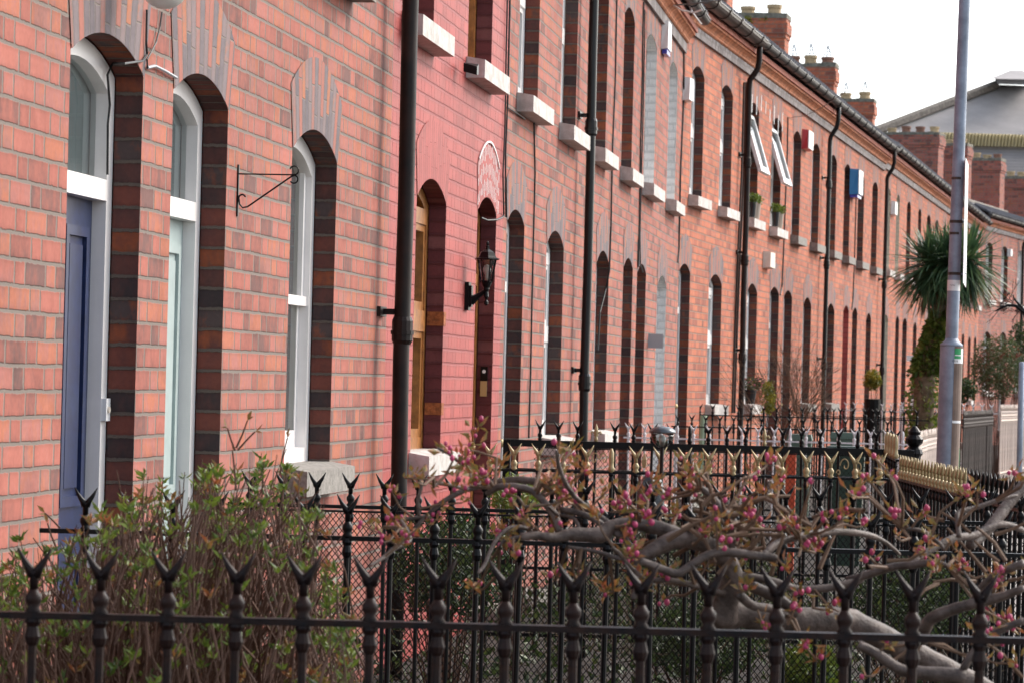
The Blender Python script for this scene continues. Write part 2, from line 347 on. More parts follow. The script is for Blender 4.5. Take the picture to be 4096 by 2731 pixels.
def prism_frame(g,o,t,d0,d1,zlow=None,zsp=None):
    """frame following sides and arch: t wide, from depth d0 to d1 (negative offsets)"""
    mb=MB(); s0,s1=o['s0']+.003,o['s1']-.003; zb=o['zb'] if zlow is None else zlow
    out=[];inn=[]; oo=dict(o,s0=s0,s1=s1); ii=dict(o,s0=s0+t,s1=s1-t,zc=o['zc']-t,zs=o['zs']-t*.9)
    out.append((s0,zb)); inn.append((s0+t,zb))
    for k in range(NA+1):
        a=s0+(s1-s0)*k/NA; out.append((a,arcz(oo,a)-.004)); a2=s0+t+(s1-s0-2*t)*k/NA; inn.append((a2,arcz(ii,a2)))
    out.append((s1,zb)); inn.append((s1-t,zb))
    for k in range(len(out)-1):
        o0,o1,i0,i1=out[k],out[k+1],inn[k],inn[k+1]
        P=lambda q,d:S(g,q[0],d,q[1])
        mb.face([P(o0,d1),P(o1,d1),P(i1,d1),P(i0,d1)])
        mb.face([P(i0,d1),P(i1,d1),P(i1,d0),P(i0,d0)])
        mb.face([P(o1,d1),P(o0,d1),P(o0,d0),P(o1,d0)])
    return mb
def pane_mb(g,o,d,t,zb):
    mb=MB(); ii=dict(o,s0=o['s0']+t,s1=o['s1']-t,zc=o['zc']-t,zs=o['zs']-t*.9); s0,s1=ii['s0'],ii['s1']
    pts=[S(g,s0,d,zb),S(g,s1,d,zb)]+[S(g,s1+(s0-s1)*k/NA,d,arcz(ii,s1+(s0-s1)*k/NA)) for k in range(NA+1)]
    mb.face(pts); return mb
def build_opening(g,root,o):
    s0,s1,zb,zs,zc=o['s0'],o['s1'],o['zb'],o['zs'],o['zc']; fm=o.get('fm',M_white); D=DR
    if o['kind']=='door':
        t=.075; zt=o.get('zt',zb+2.0)
        dm=o.get('dm',M_dkdoor)
        fr=mk('door_frame',prism_frame(g,o,t,-D-.07,-D-.004),fm,root)
        tb=MB().sbox(g,s0+t,s1-t,-D-.07,-D-.001,zt,zt+.075)
        mk('transom',tb,fm,root,fr)
        mk('fanlight',pane_mb(g,o,-D-.05,t,zt+.085),M_glass,root,fr)
        if o.get('blind'): mk('fanlight_blind',pane_mb(g,o,-D-.075,t-.01,zt+.05),o['blind'],root,fr)
        db=MB().sbox(g,s0+t,s1-t,-D-.09,-D-.055,zb+.02,zt)
        # raised mouldings round the door panels
        def panel(a,b_,z0,z1):
            m=.035
            for (x0,x1,y0,y1) in ((a,b_,z0,z0+m),(a,b_,z1-m,z1),(a,a+m,z0+m,z1-m),(b_-m,b_,z0+m,z1-m)): db.sbox(g,x0,x1,-D-.055,-D-.04,y0,y1)
            db.sbox(g,a+m+.03,b_-m-.03,-D-.055,-D-.046,z0+m+.03,z1-m-.03)
        c=(s0+s1)/2
        panel(s0+t+.08,c-.03,zb+.95,zt-.1); panel(c+.03,s1-t-.08,zb+.95,zt-.1)
        panel(s0+t+.08,c-.03,zb+.16,zb+.80); panel(c+.03,s1-t-.08,zb+.16,zb+.80)
        d=mk('door',db,dm,root)
        kx=s1-t-.06 if o.get('kside',1)>0 else s0+t+.06
        kb=MB().ball(S(g,kx,-D-.01,zb+o.get('kz',1.0)),.032,10); kb.tube([S(g,kx,-D-.055,zb+o.get('kz',1.0)),S(g,kx,-D-.02,zb+o.get('kz',1.0))],.012,8)
        lk=MB(); lk.tube([S(g,kx,-D-.055,zb+1.35),S(g,kx,-D-.043,zb+1.35)],.022,10)
        mk('door_knob',kb,M_brass,root,d,True); mk('door_lock',lk,M_brass,root,d,True)
        mk('doorstep',MB().sbox(g,s0-.05,s1+.05,-D-.1,.22,zb-.14,zb-.002),M_sillg,root)
        mk('threshold',MB().sbox(g,s0,s1,-D-.1,-D-.004,zb,zb+.02),fm,root,fr)
    else:
        t=o.get('ft',.06)
        f=prism_frame(g,o,t,-D-.08,-D-.004,zlow=zb)
        f.sbox(g,s0+t,s1-t,-D-.08,-D-.004,zb,zb+.07)
        wd=mk('window',f,fm,root)
        zm=zb+(zs-zb)*o.get('mid',.5); sash=MB()
        if o.get('style')=='casement':
            sash.sbox(g,s0+t,s1-t,-D-.07,-D+.004,zm,zm+.12); zt2=zs-.12; sash.sbox(g,s0+t,s1-t,-D-.07,-D+.0,zt2,zt2+.09)
            for a0,a1 in ((zb+.07,zm),(zm+.12,zt2)):
                sash.sbox(g,s0+t,s0+t+.05,-D-.06,-D-.01,a0,a1); sash.sbox(g,s1-t-.05,s1-t,-D-.06,-D-.01,a0,a1)
                sash.sbox(g,s0+t+.05,s1-t-.05,-D-.06,-D-.01,a0,a0+.05); sash.sbox(g,s0+t+.05,s1-t-.05,-D-.06,-D-.01,a1-.04,a1)
        else:
            sash.sbox(g,s0+t,s1-t,-D-.06,-D-.015,zm,zm+.045)
            for a0,a1,dd in ((zb+.07,zm,-.03),(zm+.045,zs-.05,-.012)):
                sash.sbox(g,s0+t,s0+t+.045,-D-.07+dd*.3,-D-.02+dd,a0,a1); sash.sbox(g,s1-t-.045,s1-t,-D-.07+dd*.3,-D-.02+dd,a0,a1)
            sash.sbox(g,s0+t+.045,s1-t-.045,-D-.09,-D-.05,zb+.07,zb+.15)
        mk('sash',sash,fm,root,wd)
        mk('pane',pane_mb(g,o,-D-.055,t,zb+.07),M_glass,root,wd)
        if o.get('curtain',1):
            cb=MB(); n=14
            w0,w1=s0+t,s1-t; op=o.get('copen',.0)
            for (a,b_) in ([(w0,w1)] if not op else [(w0,w0+(w1-w0)*op),(w1-(w1-w0)*op,w1)]):
                for k in range(n):
                    x0=a+(b_-a)*k/n;x1=a+(b_-a)*(k+1)/n
                    cb.face([S(g,x0,-D-.16-.015*(k%2),zb+.05),S(g,x1,-D-.16-.015*((k+1)%2),zb+.05),S(g,x1,-D-.16-.015*((k+1)%2),zs),S(g,x0,-D-.16-.015*(k%2),zs)])
            mk('curtain',cb,o.get('cm',M_curtain),root,wd)
        sm=o.get('sm',M_sillw); sb=MB(); e=.05
        zt_=zb+.0; sh=.125
        sb.hexa([S(g,s0-e,.115,zt_-sh),S(g,s1+e,.115,zt_-sh),S(g,s1+e,.001,zt_-sh-.0),S(g,s0-e,.001,zt_-sh),S(g,s0-e,.115,zt_-.015),S(g,s1+e,.115,zt_-.015),S(g,s1+e,.001,zt_+.003),S(g,s0-e,.001,zt_+.003)])
        sb.sbox(g,s0+.004,s1-.004,-D-.003,.001,zt_-.05,zt_+.004)
        mk('sill',sb,sm,root)
        if o.get('apron'): mk('lintel_shadow_course',MB().sbox(g,s0-.02,s1+.02,.001,.006,zt_-sh-.35,zt_-sh,True),M_arch,root)
def house(g,s0,s1,ops,label,rg=.062,bm=M_brick,am=M_arch,rv=None,dz=0,roof=M_slate,gut=M_gut,fz=0.,z0=-.2,chim=None,archs=True,ridge=(-3.6,6.9)):
    root=thing('terraced_house',label,'house',S(g,(s0+s1)/2,0,0),'terraced brick houses in the row')
    zt=E+3.80+dz+fz
    wl=front_wall(g,s0,s1,z0,zt,ops)
    # rest of the shell: party gables and rear wall
    dp=-7.2; rz,rzz=ridge[0],ridge[1]+dz
    for s_ in (s0+.002,s1-.002):
        wl.face([S(g,s_,-.25,z0),S(g,s_,dp,z0),S(g,s_,dp,zt),S(g,s_,rz,rzz-.12),S(g,s_,-.25,zt)],[(0,z0),(7,z0),(7,zt),(3.4,rzz),(0,zt)])
    wl.face([S(g,s0,dp,z0),S(g,s1,dp,z0),S(g,s1,dp,zt),S(g,s0,dp,zt)],[(s0,z0),(s1,z0),(s1,zt),(s0,zt)])
    mk('wall',wl,bm,root)
    mk('interior',MB().sbox(g,s0+.05,s1-.05,-2.2,-2.1,z0,zt),M_dark,root)
    for o in ops:
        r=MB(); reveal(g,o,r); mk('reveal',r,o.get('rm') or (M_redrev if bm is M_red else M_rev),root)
        if archs: mk('arch',arch(g,o,hgt=o.get('ah',.33)),am,root)
        if not o.get('hideframe'): build_opening(g,root,o)
    # cornice
    f0=E+3.625+dz+fz
    mk('frieze',MB().sbox(g,s0,s1,.001,.035,f0,f0+.11,True),M_frieze,root)
    pr=[(.001,f0+.112),(.045,f0+.112),(.06,f0+.125),(.06,f0+.14),(.075,f0+.165),(.105,f0+.19),(.125,f0+.20),(.125,f0+.225),(.001,f0+.225)]
    cb=MB()
    n=max(2,int((s1-s0)/.23))
    for k in range(n):
        a=s0+(s1-s0)*k/n; b_=s0+(s1-s0)*(k+1)/n-.004; j=R.uniform(-.002,.002)
        for (o0,za),(o1,zb_) in zip(pr,pr[1:]): cb.face([S(g,a,o0+j,za),S(g,b_,o0+j,za),S(g,b_,o1+j,zb_),S(g,a,o1+j,zb_)])
        cb.face([S(g,b_,o+j,z) for o,z in pr]); cb.face([S(g,a,o+j,z) for o,z in pr][::-1])
    mk('cornice',cb,M_torus,root)
    mk('fillet',MB().sbox(g,s0,s1,.001,.15,f0+.226,f0+.29),M_fillet,root)
    # gutter with collars
    gr=MB(); gzc=f0+.37; N_=8
    def half(sA,sB,rad):
        for k in range(N_):
            t0=math.pi+math.pi*k/N_; t1=math.pi+math.pi*(k+1)/N_
            P=lambda s_,t,rr_:S(g,s_,.17+.05+rr_*math.cos(t),gzc+rr_*math.sin(t))
            gr.face([P(sA,t0,rad),P(sB,t0,rad),P(sB,t1,rad),P(sA,t1,rad)]); gr.face([P(sA,t1,rad-.006),P(sB,t1,rad-.006),P(sB,t0,rad-.006),P(sA,t0,rad-.006)])
        for s_ in (sA,sB): gr.face([P(s_,math.pi+math.pi*k/N_,rad) for k in range(N_+1)])
        gr.sbox(g,sA,sB,.22+rad-.006,.22+rad+.008,gzc-.008,gzc+.008)
    half(s0,s1,rg)
    x=s0+.4
    while x<s1: half(x,x+.09,rg+.013); x+=.9
    mk('gutter',gr,gut,root)
    # roof: slates with stepped courses
    rf=MB(); nr=26; ez=gzc+.03; 
    for side in (0,1):
        for k in range(nr):
            t0=k/nr;t1=(k+1)/nr
            if side==0: oa,ob=.20+(rz-.20)*t0,.20+(rz-.20)*t1
            else: oa,ob=dp-.2+(rz-dp+.2)*t0,dp-.2+(rz-dp+.2)*t1
            za,zb_=ez+(rzz-ez)*t0,ez+(rzz-ez)*t1
            rf.face([S(g,s0,oa,za+.018),S(g,s1,oa,za+.018),S(g,s1,ob,zb_),S(g,s0,ob,zb_)] if side==0 else [S(g,s1,oa,za+.018),S(g,s0,oa,za+.018),S(g,s0,ob,zb_),S(g,s1,ob,zb_)])
            rf.face([S(g,s0,oa,za-.01),S(g,s1,oa,za-.01),S(g,s1,oa,za+.018),S(g,s0,oa,za+.018)])
    x=s0
    while x<s1-.05:       # rounded eaves tiles
        rf.tube([S(g,x+.12,.235,ez+.012),S(g,x+.12,-.2,ez+.23)],.055,6); x+=.24
    rfo=mk('roof',rf,roof,root)
    rt_=MB(); x=s0
    while x<s1-.1: rt_.tube([S(g,x,rz,rzz),S(g,min(x+.44,s1),rz,rzz)],.09,8); x+=.45
    mk('ridge_tiles',rt_,M_tile,root,rfo)
    return root
def O(kind,s0,s1,z0=None,up=False,dz=0,**k):
    if up: d=dict(kind='window',s0=s0,s1=s1,zb=E+1.93+dz,zs=E+3.30+dz,zc=E+3.40+dz)
    elif kind=='door': d=dict(kind='door',s0=s0,s1=s1,zb=.12+dz,zs=E+1.05+dz,zc=E+1.15+dz,zt=E+.60+dz)
    else: d=dict(kind='window',s0=s0,s1=s1,zb=E-.41+dz,zs=E+1.0+dz,zc=E+1.12+dz)
    d.update(k); return d
GV=dict(fm=M_upvc)
H=[]
H.append(house(1,6.6,11.30,[O('door',10.10,11.06,dm=M_blue,kside=-1,blind=M_blind),O('window',7.5,8.55),O('w',10.2,11.15,up=True),O('w',7.7,8.7,up=True)],'brick house nearest the camera with the navy blue door'))
H.append(house(1,11.30,16.22,[O('door',11.51,12.43,dm=M_mint,kside=-1,blind=M_blind),O('window',13.71,14.76,sm=M_sillg,ft=.075,mid=.52),O('w',11.7,12.7,up=True),O('w',14.0,15.0,up=True,sm=M_sillg)],'brick house with the pale mint green door and white sash window'))
H.append(house(1,16.22,20.55,[O('window',17.08,18.13,fm=M_wood,style='casement',ft=.07,mid=.48,copen=.3),O('door',19.38,20.22,fm=M_wood,dm=M_wood),O('w',16.5,17.5,up=True,fm=M_wood),O('w',18.8,19.81,up=True,fm=M_wood)],'house with its whole front painted salmon red and oak frames',bm=M_red,am=M_redarch))
H.append(house(1,20.55,25.05,[O('door',20.72,21.62),O('window',22.88,23.95,style='casement',**GV),O('w',21.1,22.15,up=True,style='casement',**GV),O('w',23.5,24.5,up=True,style='casement',**GV)],'brick house between the red painted front and the second drainpipe'))
H.append(house(1,25.05,29.72,[O('window',26.28,27.3),O('door',28.55,29.45),O('w',25.75,26.74,up=True),O('w',28.1,29.05,up=True)],'brick house just beyond the second drainpipe with dark reveals'))
H.append(house(1,29.72,BEND,[O('door',29.88,30.80),O('window',32.07,33.14,rm=M_whiteb,zb=.3),O('w',30.23,31.36,up=True,rm=M_whiteb),O('w',32.87,33.88,up=True,rm=M_whiteb)],'brick house before the bend with white painted window reveals'))
D2=.19; kw=dict(dz=D2)
def o2(*a,**k): return O(*a,dz=D2,**k)
M3=dict(bm=M_brick2,dz=D2,fz=.07)
H.append(house(2,.0,4.5,[o2('door',.04,.84,fm=M_upvc),o2('window',2.22,3.22,style='casement',**GV),o2('w',.62,1.5,up=True,style='casement',**GV),o2('w',2.8,3.73,up=True,style='casement',**GV)],'orange brick house just past the bend with white plastic windows',rg=.088,gut=M_gutb,**M3))
H.append(house(2,4.5,8.68,[o2('window',5.35,6.28,style='casement',**GV),o2('door',7.48,8.41,fm=M_upvc),o2('w',5.1,6.04,up=True,hideframe=0,**GV),o2('w',7.3,8.28,up=True,**GV)],'orange brick house with two tilted open upstairs windows',**M3))
H.append(house(2,8.68,13.2,[o2('door',8.91,9.8,fm=M_upvc),o2('window',11.06,12.01,sm=M_sillg),o2('w',9.5,10.37,up=True,sm=M_sillg),o2('w',11.7,12.62,up=True,sm=M_sillg)],'orange brick house with the red alarm box',**M3))
H.append(house(2,13.2,17.3,[o2('window',14.0,14.99,sm=M_sillg),o2('door',16.21,17.01,rm=M_red),o2('w',13.9,14.81,up=True,sm=M_sillg),o2('w',15.9,16.77,up=True,sm=M_sillg)],'orange brick house with the blue alarm box',**M3))
H.append(house(2,17.3,22.0,[o2('door',17.54,18.3),o2('window',19.7,20.53,sm=M_sillg),o2('w',17.93,18.89,up=True,sm=M_sillg),o2('w',20.2,21.13,up=True,sm=M_sillg)],'orange brick house with the round yellow bush by its window',**M3))
M4=dict(bm=M_brick2,dz=.24,fz=.07)
def o3(*a,**k): return O(*a,dz=.24,**k)
H.append(house(3,0,4.2,[o3('window',.7,1.5,rm=M_beigeb,zb=.45),o3('door',2.9,3.6),o3('w',.55,1.4,up=True,rm=M_beigeb),o3('w',2.5,3.15,up=True,rm=M_beigeb)],'far brick house with beige painted window reveals',**M4))
H.append(house(3,4.2,8.5,[o3('door',4.3,5.2),o3('window',6.5,7.3),o3('w',4.6,5.4,up=True),o3('w',7.0,7.7,up=True)],'far brick house left of the palm crown',**M4))
for i,lab in enumerate(('far brick house behind the middle of the palm','far brick house directly behind the lamp post','far brick house right behind the palm crown','last brick house before the street turns')):
    b0=8.5+i*4.02
    H.append(house(3,b0,b0+4.02,[o3('window',b0+.6,b0+1.5),o3('door',b0+2.6,b0+3.4),o3('w',b0+.5,b0+1.4,up=True),o3('w',b0+2.5,b0+3.4,up=True)],lab,**M4))
M5=dict(bm=M_brick,dz=.45,fz=.07)
for i,lab in enumerate(('distant brick house where the street turns','distant brick house with white upstairs windows','distant brick house beside the thin black pipe','distant brick house at the right edge of view','distant brick house past the right edge of view')):
    b0=i*4.4; o5=lambda *a,**k:O(*a,dz=.45,**k)
    H.append(house(4,b0,b0+4.4,[o5('window',b0+.7,b0+1.6),o5('door',b0+2.9,b0+3.7),o5('w',b0+.7,b0+1.6,up=True,rm=M_whiteb if i%2 else None),o5('w',b0+2.8,b0+3.7,up=True,rm=M_beigeb if i==2 else None)],lab,**M5))
# ---------------------------------------------------------------- drainpipes (parts of their houses)
def drain(h,g,s,off,rad,ztop,zbot,m,fz=.0,dz=0,coll=(),neck=True,square=False):
    f0=E+3.625+dz+fz
    pts=[S(g,s,off,zbot),S(g,s,off,f0-.25)]
    if neck: pts+=[S(g,s,off+.01,f0-.12),S(g,s,off+.10,f0+.02),S(g,s,.22,f0+.12),S(g,s,.22,f0+.34)]
    else: pts+=[S(g,s,off,f0+.3)]
    mb=MB()
    # cast pipe is never quite straight
    q=[]
    for a,b_ in zip(pts,pts[1:]):
        n=6 if (b_-a).length>2 else 2
        for k in range(n): q.append(a.lerp(b_,k/n)+Vector((R.uniform(-.004,.004),R.uniform(-.006,.006),0)))
    q.append(pts[-1]); mb.tube(q,rad,14)
    o=mk('drainpipe',mb,m,h,smooth=True)
    for z in coll:
        cb=MB()
        cb.tube([S(g,s,off,z-.07),S(g,s,off,z-.05),S(g,s,off,z+.05),S(g,s,off,z+.07)],[rad+.002,rad+.012,rad+.012,rad+.004],14)
        cb.tube([S(g,s,off,z-.02),S(g,s,off,z+.0)],rad+.018,14)
        cb.sbox(g,s-.012,s+.012,.001,off,z+.08,z+.11); cb.sbox(g,s-rad-.05,s+rad+.05,.001,.02,z+.07,z+.12)
        mk('pipe_collar',cb,m,h,o)
drain(H[2],1,16.02,.12,.0425,0,0,M_pipe,coll=(1.79,2.96+.7,3.6),neck=False)
drain(H[3],1,24.72,.10,.037,0,0,M_pvc,coll=(1.55,3.55,4.9),neck=False)
kw2=dict(dz=D2,fz=.07)
drain(H[6],2,4.38,.10,.036,0,.1,M_pipe,coll=(1.9,3.1,4.3),**kw2)
drain(H[8],2,12.95,.10,.034,0,.1,M_pvc,coll=(1.9,3.4,4.6),**kw2)
drain(H[10],2,21.65,.10,.034,0,.1,M_pipe,coll=(1.9,3.4),**kw2)
drain(H[14],3,14.5,.10,.034,0,.1,M_pipe,dz=.24,fz=.07)
drain(H[19],4,5.3,.10,.04,0,.1,M_pipe,dz=.45,fz=.07)
# ---------------------------------------------------------------- chimneys, one part-tree per house
def chimney(h,g,s,o0,o1,ztop,pots,th=.62,cage=True,flue=False,zbase=5.6,m=None,seed=0):
    rr=random.Random(seed); c=MB()
    c.sbox(g,s,s+th,o1,o0,zbase,ztop-.42,True)
    c.sbox(g,s-.02,s+th+.02,o1-.02,o0+.02,ztop-.42,ztop-.34,True)
    c.sbox(g,s-.045,s+th+.045,o1-.045,o0+.045,ztop-.34,ztop-.12,True)
    c.sbox(g,s-.02,s+th+.02,o1-.02,o0+.02,ztop-.12,ztop-.04,True)
    ch=mk('chimney',c,m or M_brick2,h)
    cp=MB(); n=10
    for k in range(n):
        a=o0+.03+(o1-o0-.06)*k/n; b_=o0+.03+(o1-o0-.06)*(k+1)/n
        z1=ztop+.05+rr.uniform(-.02,.02)
        cp.sbox(g,s-.03,s+th+.03,b_,a,ztop-.04,z1)
    mk('chimney_cap',cp,M_cap,h,ch)
    for k in range(pots):
        f=(k+.5)/pots; oo=o0+(o1-o0)*f; b=S(g,s+th/2,oo,ztop+.03); hh=.15+.08*rr.random()
        if flue and k==pots-1:
            mk('metal_flue',MB().tube([b,b+Vector((0,0,1.1))],.09,12),M_galv,h,ch,True); continue
        pb=MB().lathe([(.125,0),(.135,hh*.2),(.13,hh*.65),(.15,hh*.7),(.15,hh),(.12,hh+.001)],b,12)
        po=mk('chimney_pot',pb,M_pot if rr.random()<.5 else M_pot2,h,ch,False)
        if cage:
            cg=MB(); t=b+Vector((0,0,hh)); 
            for j in range(7):
                q=2*math.pi*j/7; p0=t+Vector((.11*math.cos(q),.11*math.sin(q),0)); p1=t+Vector((.012*math.cos(q+1),.012*math.sin(q+1),.26)); cg.tube([p0,p1],.007,4)
            for zz,rd in ((.05,.09),(.12,.06)):
                cg.tube([t+Vector((rd*math.cos(a*math.pi/5),rd*math.sin(a*math.pi/5),zz)) for a in range(11)],.006,4)
            cg.tube([t+Vector((0,0,.2)),t+Vector((.03,0,.30)),t+Vector((.05,0,.24))],.005,4)
            mk('bird_guard',cg,M_galv,h,ch)
def chim_at(px,py,o0,g):  # right corner of the cap seen at a pixel
    return onw(px,py,o0,g)
CO=-2.4
for (px,py,g,hi,pots,cage,flue,wd,sd_) in ((2900,-60,2,9,3,False,False,1.5,1),(3142,66,3,11,3,False,True,1.55,5),(3338,262,3,13,4,True,False,1.5,6),(3492,402,3,15,3,True,False,1.4,4)):
    s_,z_=onw(px,py,CO,g)
    o,d,n,a=SEG[g]
    chimney(H[hi],g,s_,CO,CO-wd,z_,pots,cage=cage,flue=flue,seed=sd_)
for (px,py,wpx,hi,pots) in ((3755,535,235,18,4),(3868,580,110,19,2),(4002,640,130,20,3),(4140,712,130,21,3)):
    s_,z_=onw(px,py,-4.2,4)
    k=F/ (S(4,s_,0,0)-Vector((CAMX,0,0))).dot(fw)
    chimney(H[hi],4,s_,-4.2,-4.2-wpx/k,z_,pots,cage=False,seed=hi,m=M_brick,zbase=5.5,th=.8)
# ---------------------------------------------------------------- railings
def fork(tip=.135,span=.07,r=.013,flat=1.0):
    """fishtail finial standing on z=0 (rail centre)"""
    mb=MB()
    mb.lathe([(.011,.0),(.0165,.008),(.011,.016),(.0165,.028),(.0165,.038),(.011,.046),(.0085,.052)],n=9)
    mb.tube([(0,0,.050),(0,0,.075),(0,0,.088)],[.0085,.009,.0115],8)
    for sg in (-1,1):
        mb.tube([(sg*.002,0,.078),(sg*.010,0,.094),(sg*.020,0,.108),(sg*span*.5,0,tip)],[.0115,.009,.0065,.0012],7)
    return mb
def spike(tip=.12):
    return MB().lathe([(.012,.0),(.018,.02),(.012,.03),(.011,.05),(.013,.06),(.012,.10),(.004,tip)],n=8)
def fleur(tip=.12):
    mb=MB().lathe([(.012,0),(.014,.02),(.008,.03),(.012,.05),(.015,.07),(.009,.095),(.001,tip)],n=8)
    for sg in (-1,1): mb.tube([(0,0,.04),(sg*.014,0,.06),(sg*.028,0,.066),(sg*.034,0,.055),(sg*.028,0,.045)],[.005,.006,.006,.006,.003],6)
    mb.tube([(-.016,0,.042),(.016,0,.042)],.006,6); return mb
_cache={}
def baluster_mesh(kind,bar_r,bot,mb_bar,mat_bar,mat_fin,ang):
    k=(kind,bar_r,round(bot,2),mat_bar.name,mat_fin.name,round(ang,3))
    return k
def railing(name,label,P0,P1,zr,sp,start,mbar,mfin,zb=None,kind='fork',bar_r=.009,mesh=None,rail=(.022,.007),skip=(),pattern=None,toprail=None,scale=1.0,fin_lo=True,group='iron railings round the front gardens',post=False,rails2=None):
    P0=Vector(P0);P1=Vector(P1); L=(P1-P0).length; d=(P1-P0)/L; d.z=0; d.normalize(); nrm=Vector((-d.y,d.x,0)); ang=math.atan2(d.y,d.x)
    zb=zb if zb is not None else zr-1.0
    root=thing(name,label,'railing',(P0.x,P0.y,zb),group)
    def bar(z0,z1,hw,a=0,b_=None):
        b_=L if b_ is None else b_
        p,q=P0+d*a,P0+d*b_; c=[p-nrm*hw,q-nrm*hw,q+nrm*hw,p+nrm*hw]
        return MB().hexa([(v.x,v.y,z0) for v in c]+[(v.x,v.y,z1) for v in c])
    mk('top_rail',bar(zr-rail[1],zr+rail[1],rail[0]/2) if not toprail else bar(zr-toprail,zr,.02),mbar,root)
    for zz in (rails2 or (zb+.12,)): mk('lower_rail',bar(zz-.01,zz+.01,.012),mbar,root)
    H_=zr-zb
    bm_=MB().tube([(0,0,-H_),(0,0,0)],bar_r*scale,8)
    if fin_lo: bm_.lathe([(bar_r,-.06),(.013,-.054),(.016,-.042),(.013,-.030),(.011,-.022),(.0165,-.012),(.012,0)],n=9)
    fm_={'fork':fork,'spike':spike,'fleur':fleur}
    protos={}
    x=start; i=0
    while x<L:
        if x>0:
            kd=kind if not pattern else pattern[i%len(pattern)]
            if kd not in protos:
                b=mk('baluster',bm_,mbar); b.parent=root
                f=mk('finial',fm_[kd.split('/')[0]](),(M_gold if kd.endswith('/g') else mfin),smooth=True); f.parent=b; f.scale=(scale,)*3
                protos[kd]=b; bb=b
            else: bb=copy_tree(protos[kd],root)
            p=P0+d*x-Vector((P0.x,P0.y,zb)); bb.location=(p.x,p.y,H_+0.0); bb.rotation_euler=(R.uniform(-.008,.008),R.uniform(-.012,.012),ang+R.uniform(-.12,.12))
        x+=sp*(1+R.uniform(-.012,.012)); i+=1
    if mesh:
        pit,z0,z1,a0,a1,th=mesh; m=MB(); hh=z1-z0; 
        def strip(p,q,k):
            (xa,za),(xb,zb_)=p,q; dx,dz=xb-xa,zb_-za; l=math.hypot(dx,dz)
            if l<1e-4: return
            nx,nz=-dz/l*th,dx/l*th; o_=nrm*(.014+.0015*k)
            C=[P0+d*(xa+nx)+o_,P0+d*(xb+nx)+o_,P0+d*(xb-nx)+o_,P0+d*(xa-nx)+o_]; Z=[za+nz,zb_+nz,zb_-nz,za-nz]
            fr=[(C[j].x,C[j].y,Z[j]) for j in range(4)]; bk=[(C[j].x+nrm.x*.0012,C[j].y+nrm.y*.0012,Z[j]) for j in range(4)]
            m.hexa(fr+bk)
        slope=1.25; w_=hh/slope; x=a0-w_
        while x<a1:
            for k,sgn in ((0,1),(1,-1)):
                xa,xb=(x,x+w_); za,zb_=(z0,z1) if sgn>0 else (z1,z0)
                if xa<a0: za+= (a0-xa)*slope*sgn; xa=a0
                if xb>a1: zb_-=(xb-a1)*slope*sgn; xb=a1
                if xb>xa: strip((xa,za),(xb,zb_),k)
            x+=pit
        mk('wire_mesh',m,mbar,root)
        mk('mesh_edge',MB().tube([P0+d*a0+nrm*.014+Vector((0,0,0)),P0+d*a1+nrm*.014],.003,5) if 0 else bar(z1-.004,z1+.004,.005,a0,a1),mbar,root)
    return root
def zlev(px,py,Z): return at(px,py,Z).z
def lineZ(px0,px1,Z): a=at(px0,1500,Z);b=at(px1,1500,Z); return Vector((a.x,a.y,0)),Vector((b.x,b.y,0))
k_=lambda Z:F/Z
ZR=E-.49
# nearest, out of focus
a,b_=lineZ(-700,4900,6.29); railing('garden_railing','weathered black railing with fishtail tips crossing the whole foreground',a,b_,zlev(0,2455,6.29),.1343,(153+700)/k_(6.29)-.1343*6,M_rust,M_rust,zb=.02,bar_r=.0095,rail=(.03,.0065),scale=1.0)
a,b_=lineZ(176,4700,9.72); railing('garden_railing','black railing right behind the green shrub, starting left of the blue door',a,b_,zlev(1850,2163,9.72),.134,(356-176)/k_(9.72),M_black,M_black,zb=.02,bar_r=.009)
a,b_=lineZ(925,4230,12.65); railing('garden_railing','black meshed railing between the pale green door and the red house',a,b_,zlev(1250,2021,12.65),.134,(1012-925)/k_(12.65),M_black,M_black,zb=.02,mesh=(.0245,.15,zlev(1500,2046,12.65),.03,3.2,.0016),bar_r=.0085)
a,b_=lineZ(1950,3570,17.6); railing('garden_railing','black railing with all its fishtail tips painted gold',a,b_,zlev(2000,1877,17.6),.1358,(1968-1950)/k_(17.6),M_black,M_gold,zb=.02,scale=1.12,pattern=['fork']*5+['spike']+['fork']*3+['fork']*3)
# frame gate-like fence
a,b_=lineZ(2036,3650,21.2); zt=zlev(2100,1757,21.2)
fr=railing('garden_railing','tall black box frame railing with gold fleurs among black tips',a,b_,zt,.1255,(2166-2036)/k_(21.2),M_black,M_black,zb=.1,mesh=(.034,.4,zt-.05,.18,2.66,.0013),toprail=.045,pattern=['fork','fork','fork','fleur/g','fork','fork','fork','fork','spike'],fin_lo=False,rails2=(zt-.20,.3))
d_=(b_-a).normalized()
for nm,x0 in (('end_post',.0),('end_post',(b_-a).length)):
    p=a+d_*x0; mk(nm,MB().box((p.x-.025,p.y-.025,.05),(p.x+.025,p.y+.025,zt-.003)),M_black,fr)
mp_=MB()
def scroll(mb,cx,cz,w,h,sg,y=0,rr=.0045):
    pts=[]
    for k in range(22):
        t=k/21*2.1*math.pi; r_=(1-k/24); pts.append(Vector((cx+sg*(w*(.5-.5*math.cos(t)*r_)),y,cz+h*math.sin(t)*r_*.5)))
    mb.tube(pts,rr,5)
def local(px,py,Z): return at(px,py,Z)
